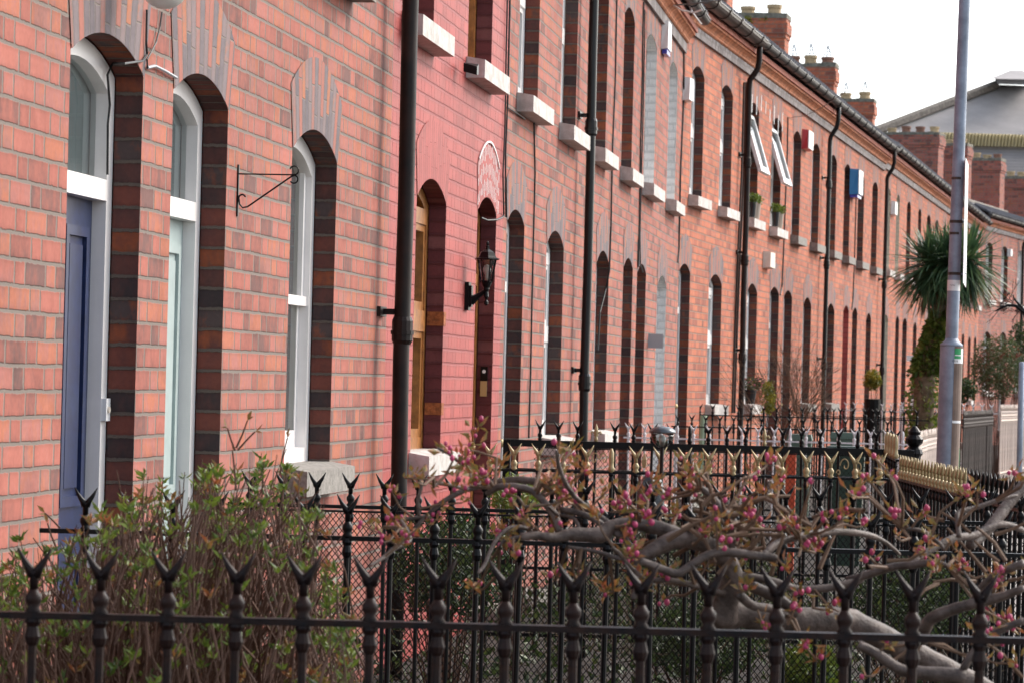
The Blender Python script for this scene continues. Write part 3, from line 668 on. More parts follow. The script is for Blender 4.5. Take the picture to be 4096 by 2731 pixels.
for (px,py,w_,h_,sg) in ((2395,1835,.055,.10,-1),(2400,1835,.055,.10,1),(2795,1860,.055,.10,-1),(2800,1860,.055,.10,1),(3360,1860,.07,.11,1),(3345,1890,.03,.05,1),(3420,1870,.05,.09,1),(3450,1900,.03,.05,1)):
    c=at(px,py,21.05); m=MB(); scroll(m,0,0,w_,h_,sg); 
    for v in m.v: v+= Vector((c.x,c.y,c.z))
    mk('scroll',m,M_gold,fr)
for px,py in ((2577,1843),(3112,1865)):
    c=at(px,py,21.05); mk('arrowhead',MB().tube([c+Vector((0,0,-.045)),c+Vector((0,0,-.02)),c+Vector((0,0,.01)),c+Vector((0,0,.06))],[.012,.02,.022,.001],4),M_gold,fr)
# corner urn post
c=at(3656,1812,22.0); pr=[(.05,-.35),(.05,-.02),(.065,0),(.055,.03),(.035,.05),(.06,.075),(.065,.10),(.04,.13),(.045,.15),(.03,.17),(.012,.19)]
one('gate_post',MB().tube([Vector((c.x,c.y,.05)),Vector((c.x,c.y,c.z-.35))],.045,10).lathe(pr,c,12),M_black,'stout black corner post with an urn top beside the lamp post','post',smooth=False)
# gold spears on the short front return
a2=at(3546,1822,21.2); b2=at(3590,1826,19.6)
railing('garden_railing','short return of four gold spear tips at the corner of the box frame railing',(a2.x,a2.y,0),(b2.x,b2.y,0),zlev(3546,1818,21.2),.42,.05,M_black,M_gold,kind='spike',zb=.1,scale=1.3)
a,b_=lineZ(2500,3640,28.9); railing('garden_railing','white painted railing with fishtail tips in front of the white reveals',a,b_,zlev(2700,1753,28.9),.1475,(2520-2500)/k_(28.9),M_wiron,M_wiron,zb=.1,pattern=['fork']*3+['spike']+['fork']*3)
a,b_=lineZ(2690,3570,33); railing('garden_railing','black railing just behind the white railing at the bend',a,b_,zlev(2900,1709,33),.146,(2716-2690)/k_(33),M_black,M_black,zb=.15)
a,b_=lineZ(2768,3720,36.4); railing('garden_railing','black railing under the hanging flower pots',a,b_,zlev(3000,1663,36.4),.147,(2803-2768)/k_(36.4),M_black,M_black,zb=.18)
a,b_=lineZ(3230,3800,46); railing('garden_railing','black railing behind the bare twiggy shrub',a,b_,zlev(3450,1668,46),.147,.1,M_black,M_black,zb=.2)
a,b_=lineZ(3290,3800,50); railing('garden_railing','pale railing crossing in front of the round yellow bush',a,b_,zlev(3400,1640,50),.143,.1,M_wiron,M_wiron,zb=.2)
a,b_=lineZ(3590,3860,55); railing('garden_railing','small pale railing at the foot of the palm',a,b_,zlev(3650,1636,55),.16,.1,M_wiron,M_wiron,zb=.2)
a,b_=lineZ(3850,3995,43); railing('garden_railing','white forked railing right of the lamp post',a,b_,zlev(3950,1652,43),.125,.03,M_wiron,M_wiron,zb=.2)
# front railings seen end-on
def frontline(l): return [Vector((at(px,1500,Z).x,at(px,1500,Z).y,0)) for px,Z in l]
q=frontline([(3874,14.9),(3606,17.6)]); railing('front_railing','gold tipped front railing running towards the lamp post',q[0],q[1],ZR,.1358,.04,M_black,M_gold,zb=.02)
q=frontline([(5700,7.5),(3890,14.8)]); railing('front_railing','black front railing at the lower right beside the lamp post',q[0],q[1],ZR,.134,.06,M_black,M_black,zb=.02)
for (p0,p1,lab) in (((3780,30.5),(3712,28.0),'curved white front railing left of the lamp post'),((3712,27.9),(3664,25.8),'near end of the curved white front railing by the urn post')):
    q=frontline([p0,p1]); railing('front_railing',lab,q[0],q[1],ZR+.02,.125,.04,M_pink,M_pink,zb=.1,kind='fork')
q=frontline([(3975,38.5),(3858,34.0)]); railing('front_railing','rusty brown front railing right of the lamp post',q[0],q[1],zlev(3862,1691,34),.12,.04,M_brown,M_brown,zb=.1)
q=frontline([(4130,43.5),(4006,39.5)]); railing('front_railing','pale pink front railing at the right edge',q[0],q[1],zlev(4008,1659,39.5),.12,.04,M_pink,M_pink,zb=.1,rails2=(zlev(4008,1680,39.5),zlev(4004,1890,39.5)))
c=at(3935,1750,38); one('garden_gate',MB().box((c.x-.02,c.y-.6,.1),(c.x+.02,c.y+.7,c.z+.1)).box((c.x-.03,c.y-.62,.1),(c.x+.03,c.y-.52,c.z+.16)),M_brown,'dark brown boarded panel behind the rusty front railing','gate')
# ---------------------------------------------------------------- lamp post
pb=at(3800,1900,20); base=Vector((pb.x,pb.y,.02))
lp=thing('lamp_post','tall grey galvanised lamp post with stickers at the right','lamp post',base)
ax=(at(3868,0,20)-at(3798,1300,20)).normalized()
zc=at(3801,1380,20).z
top=base+ax*((zc-.02)/ax.z)
c0=at(3806,1385,20); ax2=(at(3866,-200,20)-c0).normalized()
lo=at(3789,1860,20); lo=lo+(lo-c0)*((lo.z-.02)/(c0.z-lo.z))
mk('lower_shaft',MB().tube([lo.lerp(c0,k/6) for k in range(7)],.0715,20,False),M_galv,lp,smooth=True)
mk('shoulder',MB().tube([c0,c0+ax2*.012,c0+ax2*.035,c0+ax2*.05],[.0725,.0725,.045,.040],20),M_galv,lp,smooth=True)
mk('upper_shaft',MB().tube([c0+ax2*(.04+k*.43) for k in range(13)],[.040-.0008*k for k in range(13)],16,False),M_galv,lp,smooth=True)
hd=c0+ax2*5.2; mk('lantern_arm',MB().tube([hd,hd+Vector((.3,0,.12)),hd+Vector((.9,0,.18))],.03,8),M_galv,lp); mk('lantern_head',MB().tube([hd+Vector((.8,0,.18)),hd+Vector((1.0,0,.17)),hd+Vector((1.4,0,.16)),hd+Vector((1.5,0,.17))],[.05,.1,.09,.03],8),M_galv,lp)
M_brownrefl=mat('painted_brown_reflection',(.19,.125,.095),.55,noise=.3,nscale=8)
def halfshell(p0,p1,r0,r1,a0,a1,n=10):
    m=MB(); t=(p1-p0).normalized()
    A=(rt-t*rt.dot(t)).normalized(); B=A.cross(t)  # B points away from the camera or towards it
    if B.dot(fw)>0: B=-B
    for k in range(n):
        q0=a0+(a1-a0)*k/n;q1=a0+(a1-a0)*(k+1)/n
        f=lambda q,p,r_:p+(A*math.cos(q)+B*math.sin(q))*r_
        m.face([f(q0,p0,r0),f(q1,p0,r0),f(q1,p1,r1),f(q0,p1,r1)])
    return m
mk('brown_reflection_band',halfshell(lo,c0,.0735,.0735,-1.2,1.42),M_brownrefl,lp,smooth=True)  # brown reflection of the fences, painted as a shell on the shaft's right side
def onshaft(y0,y1,a0,a1,r_,m,name):
    t0=(lo.z-at(3800,y0,20).z)/(lo.z-c0.z); t1=(lo.z-at(3800,y1,20).z)/(lo.z-c0.z)
    return mk(name,halfshell(lo.lerp(c0,t0),lo.lerp(c0,t1),r_,r_,a0,a1),m,lp,smooth=True)
M_green=mat('green_sticker',(.02,.30,.10),.4); M_orange=mat('orange_sticker',(.75,.30,.06),.4); M_ink=mat('black_ink',(.02,.02,.02),.5)
st=onshaft(1452,1393,-.3,1.42,.0742,M_steelw,'sticker')
onshaft(1434,1393,.75,1.42,.0747,M_green,'green_band'); onshaft(1422,1418,-.1,1.4,.0752,M_steelw,'sticker_line')
onshaft(1690,1680,-.3,1.42,.0746,M_steelw,'tape_band'); onshaft(1870,1790,-.05,.35,.0746,M_green,'paint_smear')
def text(s_,loc,size,m,root,name='lettering',rot=None):
    cu=bpy.data.curves.new(name,'FONT'); cu.body=s_; cu.size=size; cu.extrude=.0004; cu.align_x='CENTER'; cu.align_y='CENTER'
    o=bpy.data.objects.new(name,cu); dg=None; sc.collection.objects.link(o)
    me=bpy.data.meshes.new_from_object(o.evaluated_get(bpy.context.evaluated_depsgraph_get())); bpy.data.objects.remove(o)
    ob=bpy.data.objects.new(name,me); sc.collection.objects.link(ob); me.materials.append(m); ob.parent=root
    ob.rotation_euler=(math.pi/2,0,0) if rot is None else rot; ob.location=Vector(loc)-Vector(root['_o']); return ob
t=(lo.z-at(3800,1443,20).z)/(lo.z-c0.z); pc=lo.lerp(c0,t); text('1916',pc-fw*.0752+rt*.014,.02,M_ink,lp,rot=(math.pi/2,0,PHI))
t=(lo.z-at(3800,1399,20).z)/(lo.z-c0.z); pc=lo.lerp(c0,t); text('1916 DUBLIN'[-3:],pc-fw*.070+rt*.028,.015,M_ink,lp,rot=(math.pi/2,0,PHI+.3)) if 0 else None
def onup(y0,y1,a0,a1,r_,m,name):
    f=lambda y:c0+ax2*((at(3830,y,20).z-c0.z)/ax2.z)
    return mk(name,halfshell(f(y0),f(y1),r_,r_,a0,a1),m,lp,smooth=True)
onup(1165,1122,-.2,3.3,.0408,M_steelw,'label'); onup(1165,1122,-.2,.35,.0412,M_orange,'orange_edge')
p_=c0+ax2*((at(3830,1143,20).z-c0.z)/ax2.z); mk('label_mark',MB().tube([p_-fw*.0415+rt*(-.03+.004*k)+Vector((0,0,.004*math.sin(k*1.7))) for k in range(9)],.0012,4),M_ink,lp)
for y in (888,1096): onup(y+6,y-6,-1.5,4.6,.0415,M_brown,'clamp')
for y in (715,935): onup(y+5,y-5,1.2,4.6,.041,M_brown,'clamp')
# narrow sign plate seen edge-on, fixed to the post
f_=lambda y:c0+ax2*((at(3830,y,20).z-c0.z)/ax2.z)
sp_=thing('parking_sign','white metal sign plate on the lamp post seen almost edge on','sign',f_(1000)+rt*.07)
P=[at(3852,1132,19.9),at(3862,632,19.9)]; dv=(fw*.98+rt*.20).normalized()*.30+Vector((0,0,-.02))
pl=MB(); n_=Vector((dv.y,-dv.x,0)).normalized()*.002
pl.hexa([P[0]-n_,P[0]+dv-n_,P[0]+dv+n_,P[0]+n_,P[1]-n_,P[1]+dv-n_,P[1]+dv+n_,P[1]+n_]); mk('plate',pl,M_steelw,sp_)
for y in (888,1096): mk('bracket',MB().tube([f_(y)+rt*.04,at(3862,y,20.02)],.006,6),M_galv,sp_)
c=at(4088,1450,33); one('sign_pole',MB().tube([Vector((c.x,c.y,.1)),c,c+Vector((0,0,.01))],[.032,.032,.01],12),M_galv,'short galvanised pole cut by the right edge of view','pole',smooth=True)
# ---------------------------------------------------------------- fittings on the walls
def wl(px,py,off=0,g=1):
    s_,z_=onw(px,py,off,g); return s_,z_
# lantern
s_,z_=wl(1876,1186,.02); LT=thing('wall_lantern','black six sided coach lantern between the oak door and window of the red house','lantern',S(1,s_,0,z_))
zz=z_; mk('back_plate',MB().sbox(1,s_-.05,s_+.05,.001,.025,zz-.085,zz+.085).sbox(1,s_-.035,s_+.035,.025,.04,zz-.065,zz+.065),M_black,LT)
oc=.125; ar=S(1,s_,.02,zz+.03)
mk('arm',MB().tube([S(1,s_,.03,zz-.03),S(1,s_,.07,zz+.0),S(1,s_,.11,zz+.03),S(1,s_,oc,zz+.045)],[.03,.018,.013,.012],8).lathe([(.004,-.055),(.014,-.045),(.014,-.03),(.007,-.02),(.016,.0),(.012,.03),(.018,.045),(.018,.055),(.024,.06),(.034,.086)],S(1,s_,oc,zz),10),M_black,LT)
_n0=set(bpy.data.objects)
lb=S(1,s_,oc,zz+.085); cg=MB()
for k in range(6):
    q=k*math.pi/3; u_=Vector((math.cos(q),math.sin(q),0)); cg.tube([lb+u_*.045,lb+u_*.075+Vector((0,0,.19))],.006,5)
cg.lathe([(.046,0),(.05,.004),(.05,.012)],lb,6)
mk('cage',cg,M_black,LT); gl=MB()
for k in range(6):
    q=k*math.pi/3;q2=q+math.pi/3; u_=Vector((math.cos(q),math.sin(q),0));v_=Vector((math.cos(q2),math.sin(q2),0)); gl.face([lb+u_*.044,lb+v_*.044,lb+v_*.073+Vector((0,0,.19)),lb+u_*.073+Vector((0,0,.19))])
mk('lamp_glass',gl,M_glass,LT); mk('bulb',MB().lathe([(.012,.02),(.014,.06),(.03,.09),(.033,.115),(.02,.14),(.004,.15)],lb,10),M_frost,LT,smooth=True)
mk('roof_cap',MB().lathe([(.10,.186),(.11,.19),(.11,.197),(.085,.205),(.075,.22),(.06,.25),(.035,.265),(.018,.275),(.018,.30),(.010,.305),(.016,.32),(.012,.335),(.002,.342)],lb,6),M_black,LT)
for o_ in set(bpy.data.objects)-_n0:
    for v in o_.data.vertices:
        q_=v.co+LT.location-lb; v.co=lb+q_*.74-LT.location
# globe lamp over the doors
s_,z_=wl(625,-60,.14); gp=S(1,s_,.17,z_)
GL=thing('globe_lamp','white opal globe lamp between the blue and the pale green doors','lamp',S(1,s_,0,z_)); mk('globe',MB().ball(gp,.085,20),M_frost,GL,smooth=True); mk('bracket',MB().tube([S(1,s_,.001,z_+.1),S(1,s_,.17,z_+.1),gp+Vector((0,0,.07))],.012,8),M_black,GL)
# cables (each its own thing)
def cable(label,pts,g=1,r_=.005,off=.012,m=M_cable,name='wall_cable'):
    P=[]
    for p in pts:
        s_,z_=wl(p[0],p[1],off if len(p)<3 else p[2],g); P.append(S(g,s_,off if len(p)<3 else p[2],z_))
    return one(name,MB().tube(P,r_,6),m,label,'cable',group='cables running over the house fronts')
cable('black cable hanging left of the white globe lamp',[(587,40),(585,170),(588,220),(570,245),(500,255),(450,255,-.09),(430,300,-.09),(440,420,-.09),(432,500,-.09),(430,700,-.09)],r_=.0045)
cable('thin black loop under the white globe lamp',[(648,50),(640,110),(625,170),(600,220),(588,240),(590,275)],r_=.0035)
cable('grey conduit piece left of the pale green door arch',[(590,272),(620,265),(660,285),(705,312)],r_=.006,m=M_gcable)
cable('outer black cable at the edge of the red painted front',[(2030,-20),(2025,200),(2020,500),(2012,700),(2015,860),(2008,872),(1985,880),(1950,882,-.03),(1925,872,-.05)],r_=.006)
cable('inner black cable at the edge of the red painted front',[(2040,-20),(2033,300),(2030,430),(2060,450),(2100,478)],r_=.007)
cable('lower black cable at the right edge of the red painted front',[(2030,430),(2022,620),(2022,760),(2024,870)],r_=.006)
cable('long black cable hanging under the first white sill of the third house',[(2136,492),(2140,700),(2135,900),(2128,1200),(2122,1500),(2115,1750)],r_=.007)
cable('thin black cable right of the second drainpipe',[(2468,-10),(2465,100),(2462,300),(2450,600),(2444,900),(2438,1080),(2425,1150,-.02),(2400,1250,-.05),(2392,1400,-.05)],r_=.008)
cable('black cable left of the white reveals',[(2575,10),(2572,120),(2570,300),(2562,600),(2558,900),(2553,1070)],r_=.009)
cable('second black cable left of the white reveals',[(2580,40),(2578,200),(2572,480),(2566,700),(2560,950),(2562,1060),(2572,1090)],r_=.006)
cable('black cable down the bend of the street wall',[(2736,210),(2735,400),(2722,700),(2716,1000),(2712,1050)],r_=.010)
cable('brown cable between the open windows and the red alarm box',[(3152,470),(3150,600),(3142,800),(3135,1000),(3128,1150),(3122,1180)],g=2,r_=.010)
cable('black cable under the blue alarm box',[(3425,790),(3422,900),(3418,1050),(3412,1200),(3408,1240)],g=2,r_=.010)
for x_,lb_ in ((2953,'left of the third drainpipe'),(2962,'close against the third drainpipe')): cable('old brown cable '+lb_,[(x_+24,330),(x_+14,700),(x_,1000),(x_-12,1300),(x_-24,1650)],g=2,r_=.013,m=M_brown)
# slack loops of wire and overhead wires near the bend
cm=at(2578,48,33.6); 
one('wire_coil',MB().tube([cm+rt*(.045*math.cos(t*.6)+.003*t)+upv*(.04*math.sin(t*.6)-.01)-fw*.02*math.sin(t*.2) for t in range(24)],.004,5),M_cable,'tangled coil of black wire at the top left of the bend','cable')
def wire(l,label,r_=.008,m=M_cable): return one('overhead_wire',MB().tube([at(*p) for p in l],r_,5),m,label,'wire',group='overhead wires')
wire([(2600,22,33.5),(2640,25,33),(2700,22,32),(2780,15,31),(2880,2,30),(2960,-20,28)],'black wire leaving the tangled coil towards the street')
wire([(2660,-5,33),(2690,20,32),(2730,43,31),(2775,52,30.5),(2808,40,30)],'white curved cable in front of the brown gutter',.009,M_steelw)
wire([(2742,0,33),(2770,50,32.6),(2805,96,34)],'short white cable over the corner gutter end',.009,M_steelw)
wire([(3150,472,45),(3220,465,40),(3290,430,36),(3380,370,30),(3455,362,27)][:4],'thin wire sagging across the cornice left of the fourth drainpipe',.004)
# hanging basket bracket
s_,z_=wl(951,660); zb_=wl(951,868)[1]; BR=thing('hanging_bracket','black scrolled iron bracket left of the white sash window','bracket',S(1,s_,0,z_))
zl,zh=zb_,z_; h1=wl(951,697)[1]; oe=.36
mk('back_strip',MB().sbox(1,s_-.008,s_+.008,.001,.007,zl,zh),M_black,BR)
tipp=S(1,s_,oe-.03,h1)
pts=lambda c,r0,a0,a1,n=12:[S(1,s_,c[0]+r0*math.cos(a0+(a1-a0)*k/n),c[1]+r0*math.sin(a0+(a1-a0)*k/n)) for k in range(n+1)]
L_=.235
mk('top_bar',MB().tube([S(1,s_,.007,h1),S(1,s_,L_,h1)]+pts((L_,h1+.018),.018,-1.57,2.9),.003,6),M_black,BR)
mk('brace',MB().tube(pts((.022,zl+.075),.014,.3,3.6)[::1]+[S(1,s_,.012,zl+.05),S(1,s_,.025,zl+.036),S(1,s_,.045,zl+.04),S(1,s_,L_-.01,h1-.006)]+pts((L_,h1-.018),.016,1.57,-2.6),.0035,6),M_black,BR)
# alarm boxes and small boxes
def wbox(name,label,cat,x0,x1,y0,y1,g,m,off=.07,lens=None,tap=.02):
    sA,zA=wl(x0,y1,off/2,g); sB,zB=wl(x1,y0,off/2,g); 
    r_=thing(name,label,cat,S(g,(sA+sB)/2,0,zA)); w_=max(.06,(sB-sA)*.55); c=(sA+sB)/2
    mk('case',MB().hexa([S(g,c-w_/2,off,zA+.01),S(g,c+w_/2,off,zA+.01),S(g,c+w_/2,.001,zA),S(g,c-w_/2,.001,zA),S(g,c-w_/2+tap,off,zB-.01),S(g,c+w_/2-tap,off,zB-.01),S(g,c+w_/2,.001,zB),S(g,c-w_/2,.001,zB)]),m,r_)
    if m in (M_redb,M_blueb): mk('front_cover',MB().sbox(g,c-w_/2+.005,c+w_/2-.005,off+.001,off+.014,zA+.015,zB-.015),M_steelw,r_)
    if lens: mk('lens',MB().sbox(g,c-w_/2+.02,c+w_/2-.02,.01,off-.01,zA-.045,zA-.002),lens,r_)
    return r_
M_redb=mat('red_plastic',(.55,.03,.04),.35); M_blueb=mat('blue_plastic',(.03,.22,.50),.35); M_blens=mat('blue_lens',(.05,.06,.4),.2); M_cream=mat('cream_plastic',(.72,.64,.55),.5,noise=.1)
wbox('alarm_box','tall white alarm box with blue lens under the first cornice','alarm box',2652,2680,106,190,1,M_steelw,.07,M_blens)
wbox('alarm_box','white alarm box with rounded top between two white reveals and sash window','alarm box',2736,2770,322,398,2,M_steelw,.08)
b=wbox('alarm_box','red and white alarm box between narrow upstairs windows','alarm box',3211,3246,534,592,2,M_redb,.09)
b=wbox('alarm_box','large blue and white alarm box','alarm box',3408,3440,690,775,2,M_blueb,.14,M_blens)
wbox('alarm_box','white alarm box right of the fifth drainpipe','alarm box',3568,3586,812,857,3,M_steelw,.08)
wbox('alarm_box','small distant white alarm box at the right edge','alarm box',4033,4046,998,1026,4,M_steelw,.1)
wbox('vent_cover','cream vent cover below the sills past the third drainpipe','vent cover',3058,3095,1014,1070,2,M_cream,.10)
# door bell pieces
s_,z_=onw(1934,1503,-.03); 
DB=thing('door_bell','black and brass bell push on the reveal of the oak door','door bell',S(1,20.21,-.05,z_-.06))
mk('bell_case',MB().box((-.075,20.205,z_-.03),(-.03,20.219,z_+.06)),M_black,DB)
mk('brass_plate',MB().box((-.075,20.207,z_-.13),(-.032,20.219,z_-.032)),M_brass,DB)
mk('button',MB().tube([(-.052,20.2,z_+.03),(-.052,20.206,z_+.03)],.012,12),M_steelw,DB)
s_,z_=onw(366,1638,-.1); DB=thing('door_bell','white bell push on the blue door frame','door bell',S(1,11.0,-.1,z_))
mk('bell_case',MB().sbox(1,10.985,11.04,-.104,-.085,z_-.04,z_+.04),M_steelw,DB); mk('button',MB().tube([S(1,11.01,-.085,z_),S(1,11.01,-.078,z_)],.012,10),M_cream,DB)
# security floodlight on sill
s_,z_=wl(1895,272,.1); FL=thing('security_light','small black floodlight fixed at the end of the second sill of the red house','light',S(1,s_,.05,z_))
mk('lamp_head',MB().hexa([S(1,s_-.07,.05,z_-.03),S(1,s_-.07,.13,z_-.05),S(1,s_+.0,.13,z_-.04),S(1,s_+.0,.05,z_-.02),S(1,s_-.07,.05,z_+.02),S(1,s_-.07,.13,z_+.0),S(1,s_,.13,z_+.02),S(1,s_,.05,z_+.03)]),M_black,FL); mk('stem',MB().tube([S(1,s_,.06,z_),S(1,s_+.05,.06,z_)],.012,6),M_cable,FL)
# white pointing over the red house door arch
wa=MB(); oo=dict(s0=19.38,s1=20.22,zs=E+1.05,zc=E+1.15)
for t in [x/14 for x in range(-7,8)]:
    s_=19.8+t*.9; zb_=E+1.16-.9*t*t*.45; zt_=E+1.50-.55*t*t; 
    for seg_ in range(3):
        a0=zb_+(zt_-zb_)*(seg_/3+R.random()*.12); a1=zb_+(zt_-zb_)*((seg_+1)/3-R.random()*.1)
        wa.sbox(1,s_-.005,s_+.006,.0045,.006,a0,a1)
    if t<.5:
        s2=19.8+(t+1/14)*.9; z2=E+1.50-.55*(t+1/14)**2; wa.hexa([S(1,s_,.012,zt_-.005),S(1,s2,.012,z2-.005),S(1,s2,.005,z2-.005),S(1,s_,.005,zt_-.005),S(1,s_,.012,zt_+.006),S(1,s2,.012,z2+.006),S(1,s2,.005,z2+.006),S(1,s_,.005,zt_+.006)])
wo_=mk('white_pointing',wa,M_steelw,H[2])
# white flashes in brickwork over the open windows
for k in range(9):
    wf=MB()
    s_=4.9+k*.42; z0=E+3.50+.19-R.random()*.12; wf.sbox(2,s_,s_+.03,.002,.006,z0-.18*(.5+R.random()*.6),z0+.06); mk('white_pointing',wf,M_steelw,H[7])
# grey plaque on the white reveals house, distant plaque
c=at(2620,1364,31.3); one('wall_plaque',MB().hexa([c+rt*a+upv*b_+fw*d for b_ in (-.07,.07) for (a,d) in ((-.08,0),(.08,0),(.08,.006),(-.08,.006))]),M_gcable,'plain grey square plaque sticking out beside the lower white reveal','plaque')
c=at(3641,1432,52); one('wall_plaque',MB().hexa([c+rt*a+upv*b_+fw*d for b_ in (-.045,.045) for (a,d) in ((-.058,0),(.058,0),(.058,.006),(-.058,.006))]),M_steelw,'small pale plaque left of the ivy covered trunk','plaque')
# open top-hung windows
for (s0,s1,dz_,lab) in ((5.1,6.04,0,0),(7.3,8.28,0,0)):
    z1=E+3.25+D2; z0=E+2.55+D2; t=.05; m=MB(); an=math.radians(17)
    def V(s_,l,dd): return S(2,s_,-.10+l*math.sin(an)+dd*math.cos(an),z1-l*math.cos(an)+dd*math.sin(an))
    L2=.78
    for (a,b_,l0,l1) in ((s0+.06,s1-.06,0,t),(s0+.06,s1-.06,L2-t*1.6,L2),(s0+.06,s0+.06+t*1.4,t,L2-t),(s1-.06-t*1.4,s1-.06,t,L2-t)):
        m.hexa([V(a,l1,0),V(b_,l1,0),V(b_,l1,.045),V(a,l1,.045),V(a,l0,0),V(b_,l0,0),V(b_,l0,.045),V(a,l0,.045)])
    cs=mk('open_casement',m,M_upvc,H[7]); mk('casement_pane',MB().face([V(s0+.1,L2-t,.02),V(s1-.1,L2-t,.02),V(s1-.1,t,.02),V(s0+.1,t,.02)]),M_glass,H[7],cs)
for z0,z1 in ((E+.305,E+.385),(E-.21,E-.14)):
    mk('bare_brick',MB().sbox(1,18.118,18.20,-.095,.004,z0,z1),M_bareb,H[2])
# ---------------------------------------------------------------- plants
def leafq(mb,p,d,l,w_):
    d=Vector(d).normalized(); s_=d.cross(Vector((R.uniform(-1,1),R.uniform(-1,1),R.uniform(-1,1)))); 
    if s_.length<.01: s_=d.orthogonal()
    s_.normalize(); n=d.cross(s_)*l*.12
    mb.face([p,p+d*l*.45+s_*w_*.5+n,p+d*l,p+d*l*.45-s_*w_*.5+n])
def rv(s=1): return Vector((R.uniform(-s,s),R.uniform(-s,s),R.uniform(-s,s)))
# large shrub, lower left
sh=thing('garden_shrub','large leafy green shrub with brown twigs at the lower left','shrub',Vector((at(600,1500,8).x,at(600,1500,8).y,0)))
topl=[(-300,2180),(0,2230),(120,2120),(250,2150),(340,2080),(480,1960),(560,1880),(700,1900),(800,1870),(900,1860),(1000,1850),(1100,1830),(1180,1850),(1260,1990),(1300,2130),(1360,2250),(1420,2420),(1440,2700)]
def topy(x):
    for (a,ya),(b_,yb) in zip(topl,topl[1:]):
        if a<=x<=b_: return ya+(yb-ya)*(x-a)/(b_-a)
    return 2700
def noise_gap(x,y): return math.sin(x*.021+2.1*math.sin(y*.013))*math.sin(y*.017+1.7*math.sin(x*.011))>.42
lf=MB(); lf2=MB(); tw=MB()
ground0=Vector((at(620,1500,8.1).x,at(620,1500,8.1).y,0))
for i in range(1500):
    x=R.uniform(-280,1430); ty=topy(x); y=ty+(2900-ty)*R.random()**1.1+R.uniform(-15,75)
    if x<420 and R.random()<.35: continue
    if noise_gap(x,y): continue
    Z=R.uniform(7.0,9.2) if y<2500 else R.uniform(7,8.8)
    p=at(x,y,Z)
    if R.random()<.75:
        q=p+Vector((R.uniform(-.09,.09),R.uniform(-.1,.1),-R.uniform(.12,.3))); mid=(p+q)/2+rv(.02); tw.tube([q,mid,p+Vector((0,0,.02))],[.0032,.0024,.0012],4,False)
    nl=R.randint(4,7); up=Vector((R.uniform(-.4,.4),R.uniform(-.4,.4),1))
    mb=lf if R.random()<(.72 if y<ty+130 else .9) else lf2
    for k in range(nl):
        a=2*math.pi*k/nl+R.random(); leafq(mb,p+rv(.006),up*.8+Vector((math.cos(a),math.sin(a),R.uniform(-.3,.5))),R.uniform(.018,.040),R.uniform(.007,.013))
    if R.random()<.25: leafq(lf2,p,rv(),.02,.008)
for i in range(620):      # main stems
    x=R.uniform(-200,1380); p=at(x,topy(x)+R.uniform(20,500),R.uniform(7.2,9)); b=ground0+Vector((R.uniform(-.35,.35),R.uniform(-.4,.4),0)); m1=b.lerp(p,.5)+rv(.12)
    q1=m1.lerp(p,.6)+rv(.06)
    if i<120: tw.tube([b,m1,q1,p],[.009,.006,.004,.0015],5,False)
    else: tw.tube([m1.lerp(q1,.4),q1,p+rv(.05)],[.0035,.0028,.0012],4,False)
for (x,y,dx,dy,Z) in ((945,1960,-15,-160,8.4),(945,1790,45,-110,8.4),(950,1800,70,-75,8.4),(940,1800,-30,-90,8.4),(1120,1900,30,-150,8.7),(230,2200,-40,-110,8.6),(240,2110,-60,-60,8.5)):
    a_=at(x,y,Z); b_=at(x+dx,y+dy,Z); tw.tube([a_,a_.lerp(b_,.5)+rv(.005),b_],[.003,.0025,.002],5); leafq(lf2,b_,b_-a_,.03,.012); leafq(lf2,b_,rv()+(b_-a_)*10,.02,.01)
mk('leaves',lf,M_leaf,sh); mk('reddish_leaves',lf2,M_sprout,sh); mk('stems',tw,M_twig2,sh)
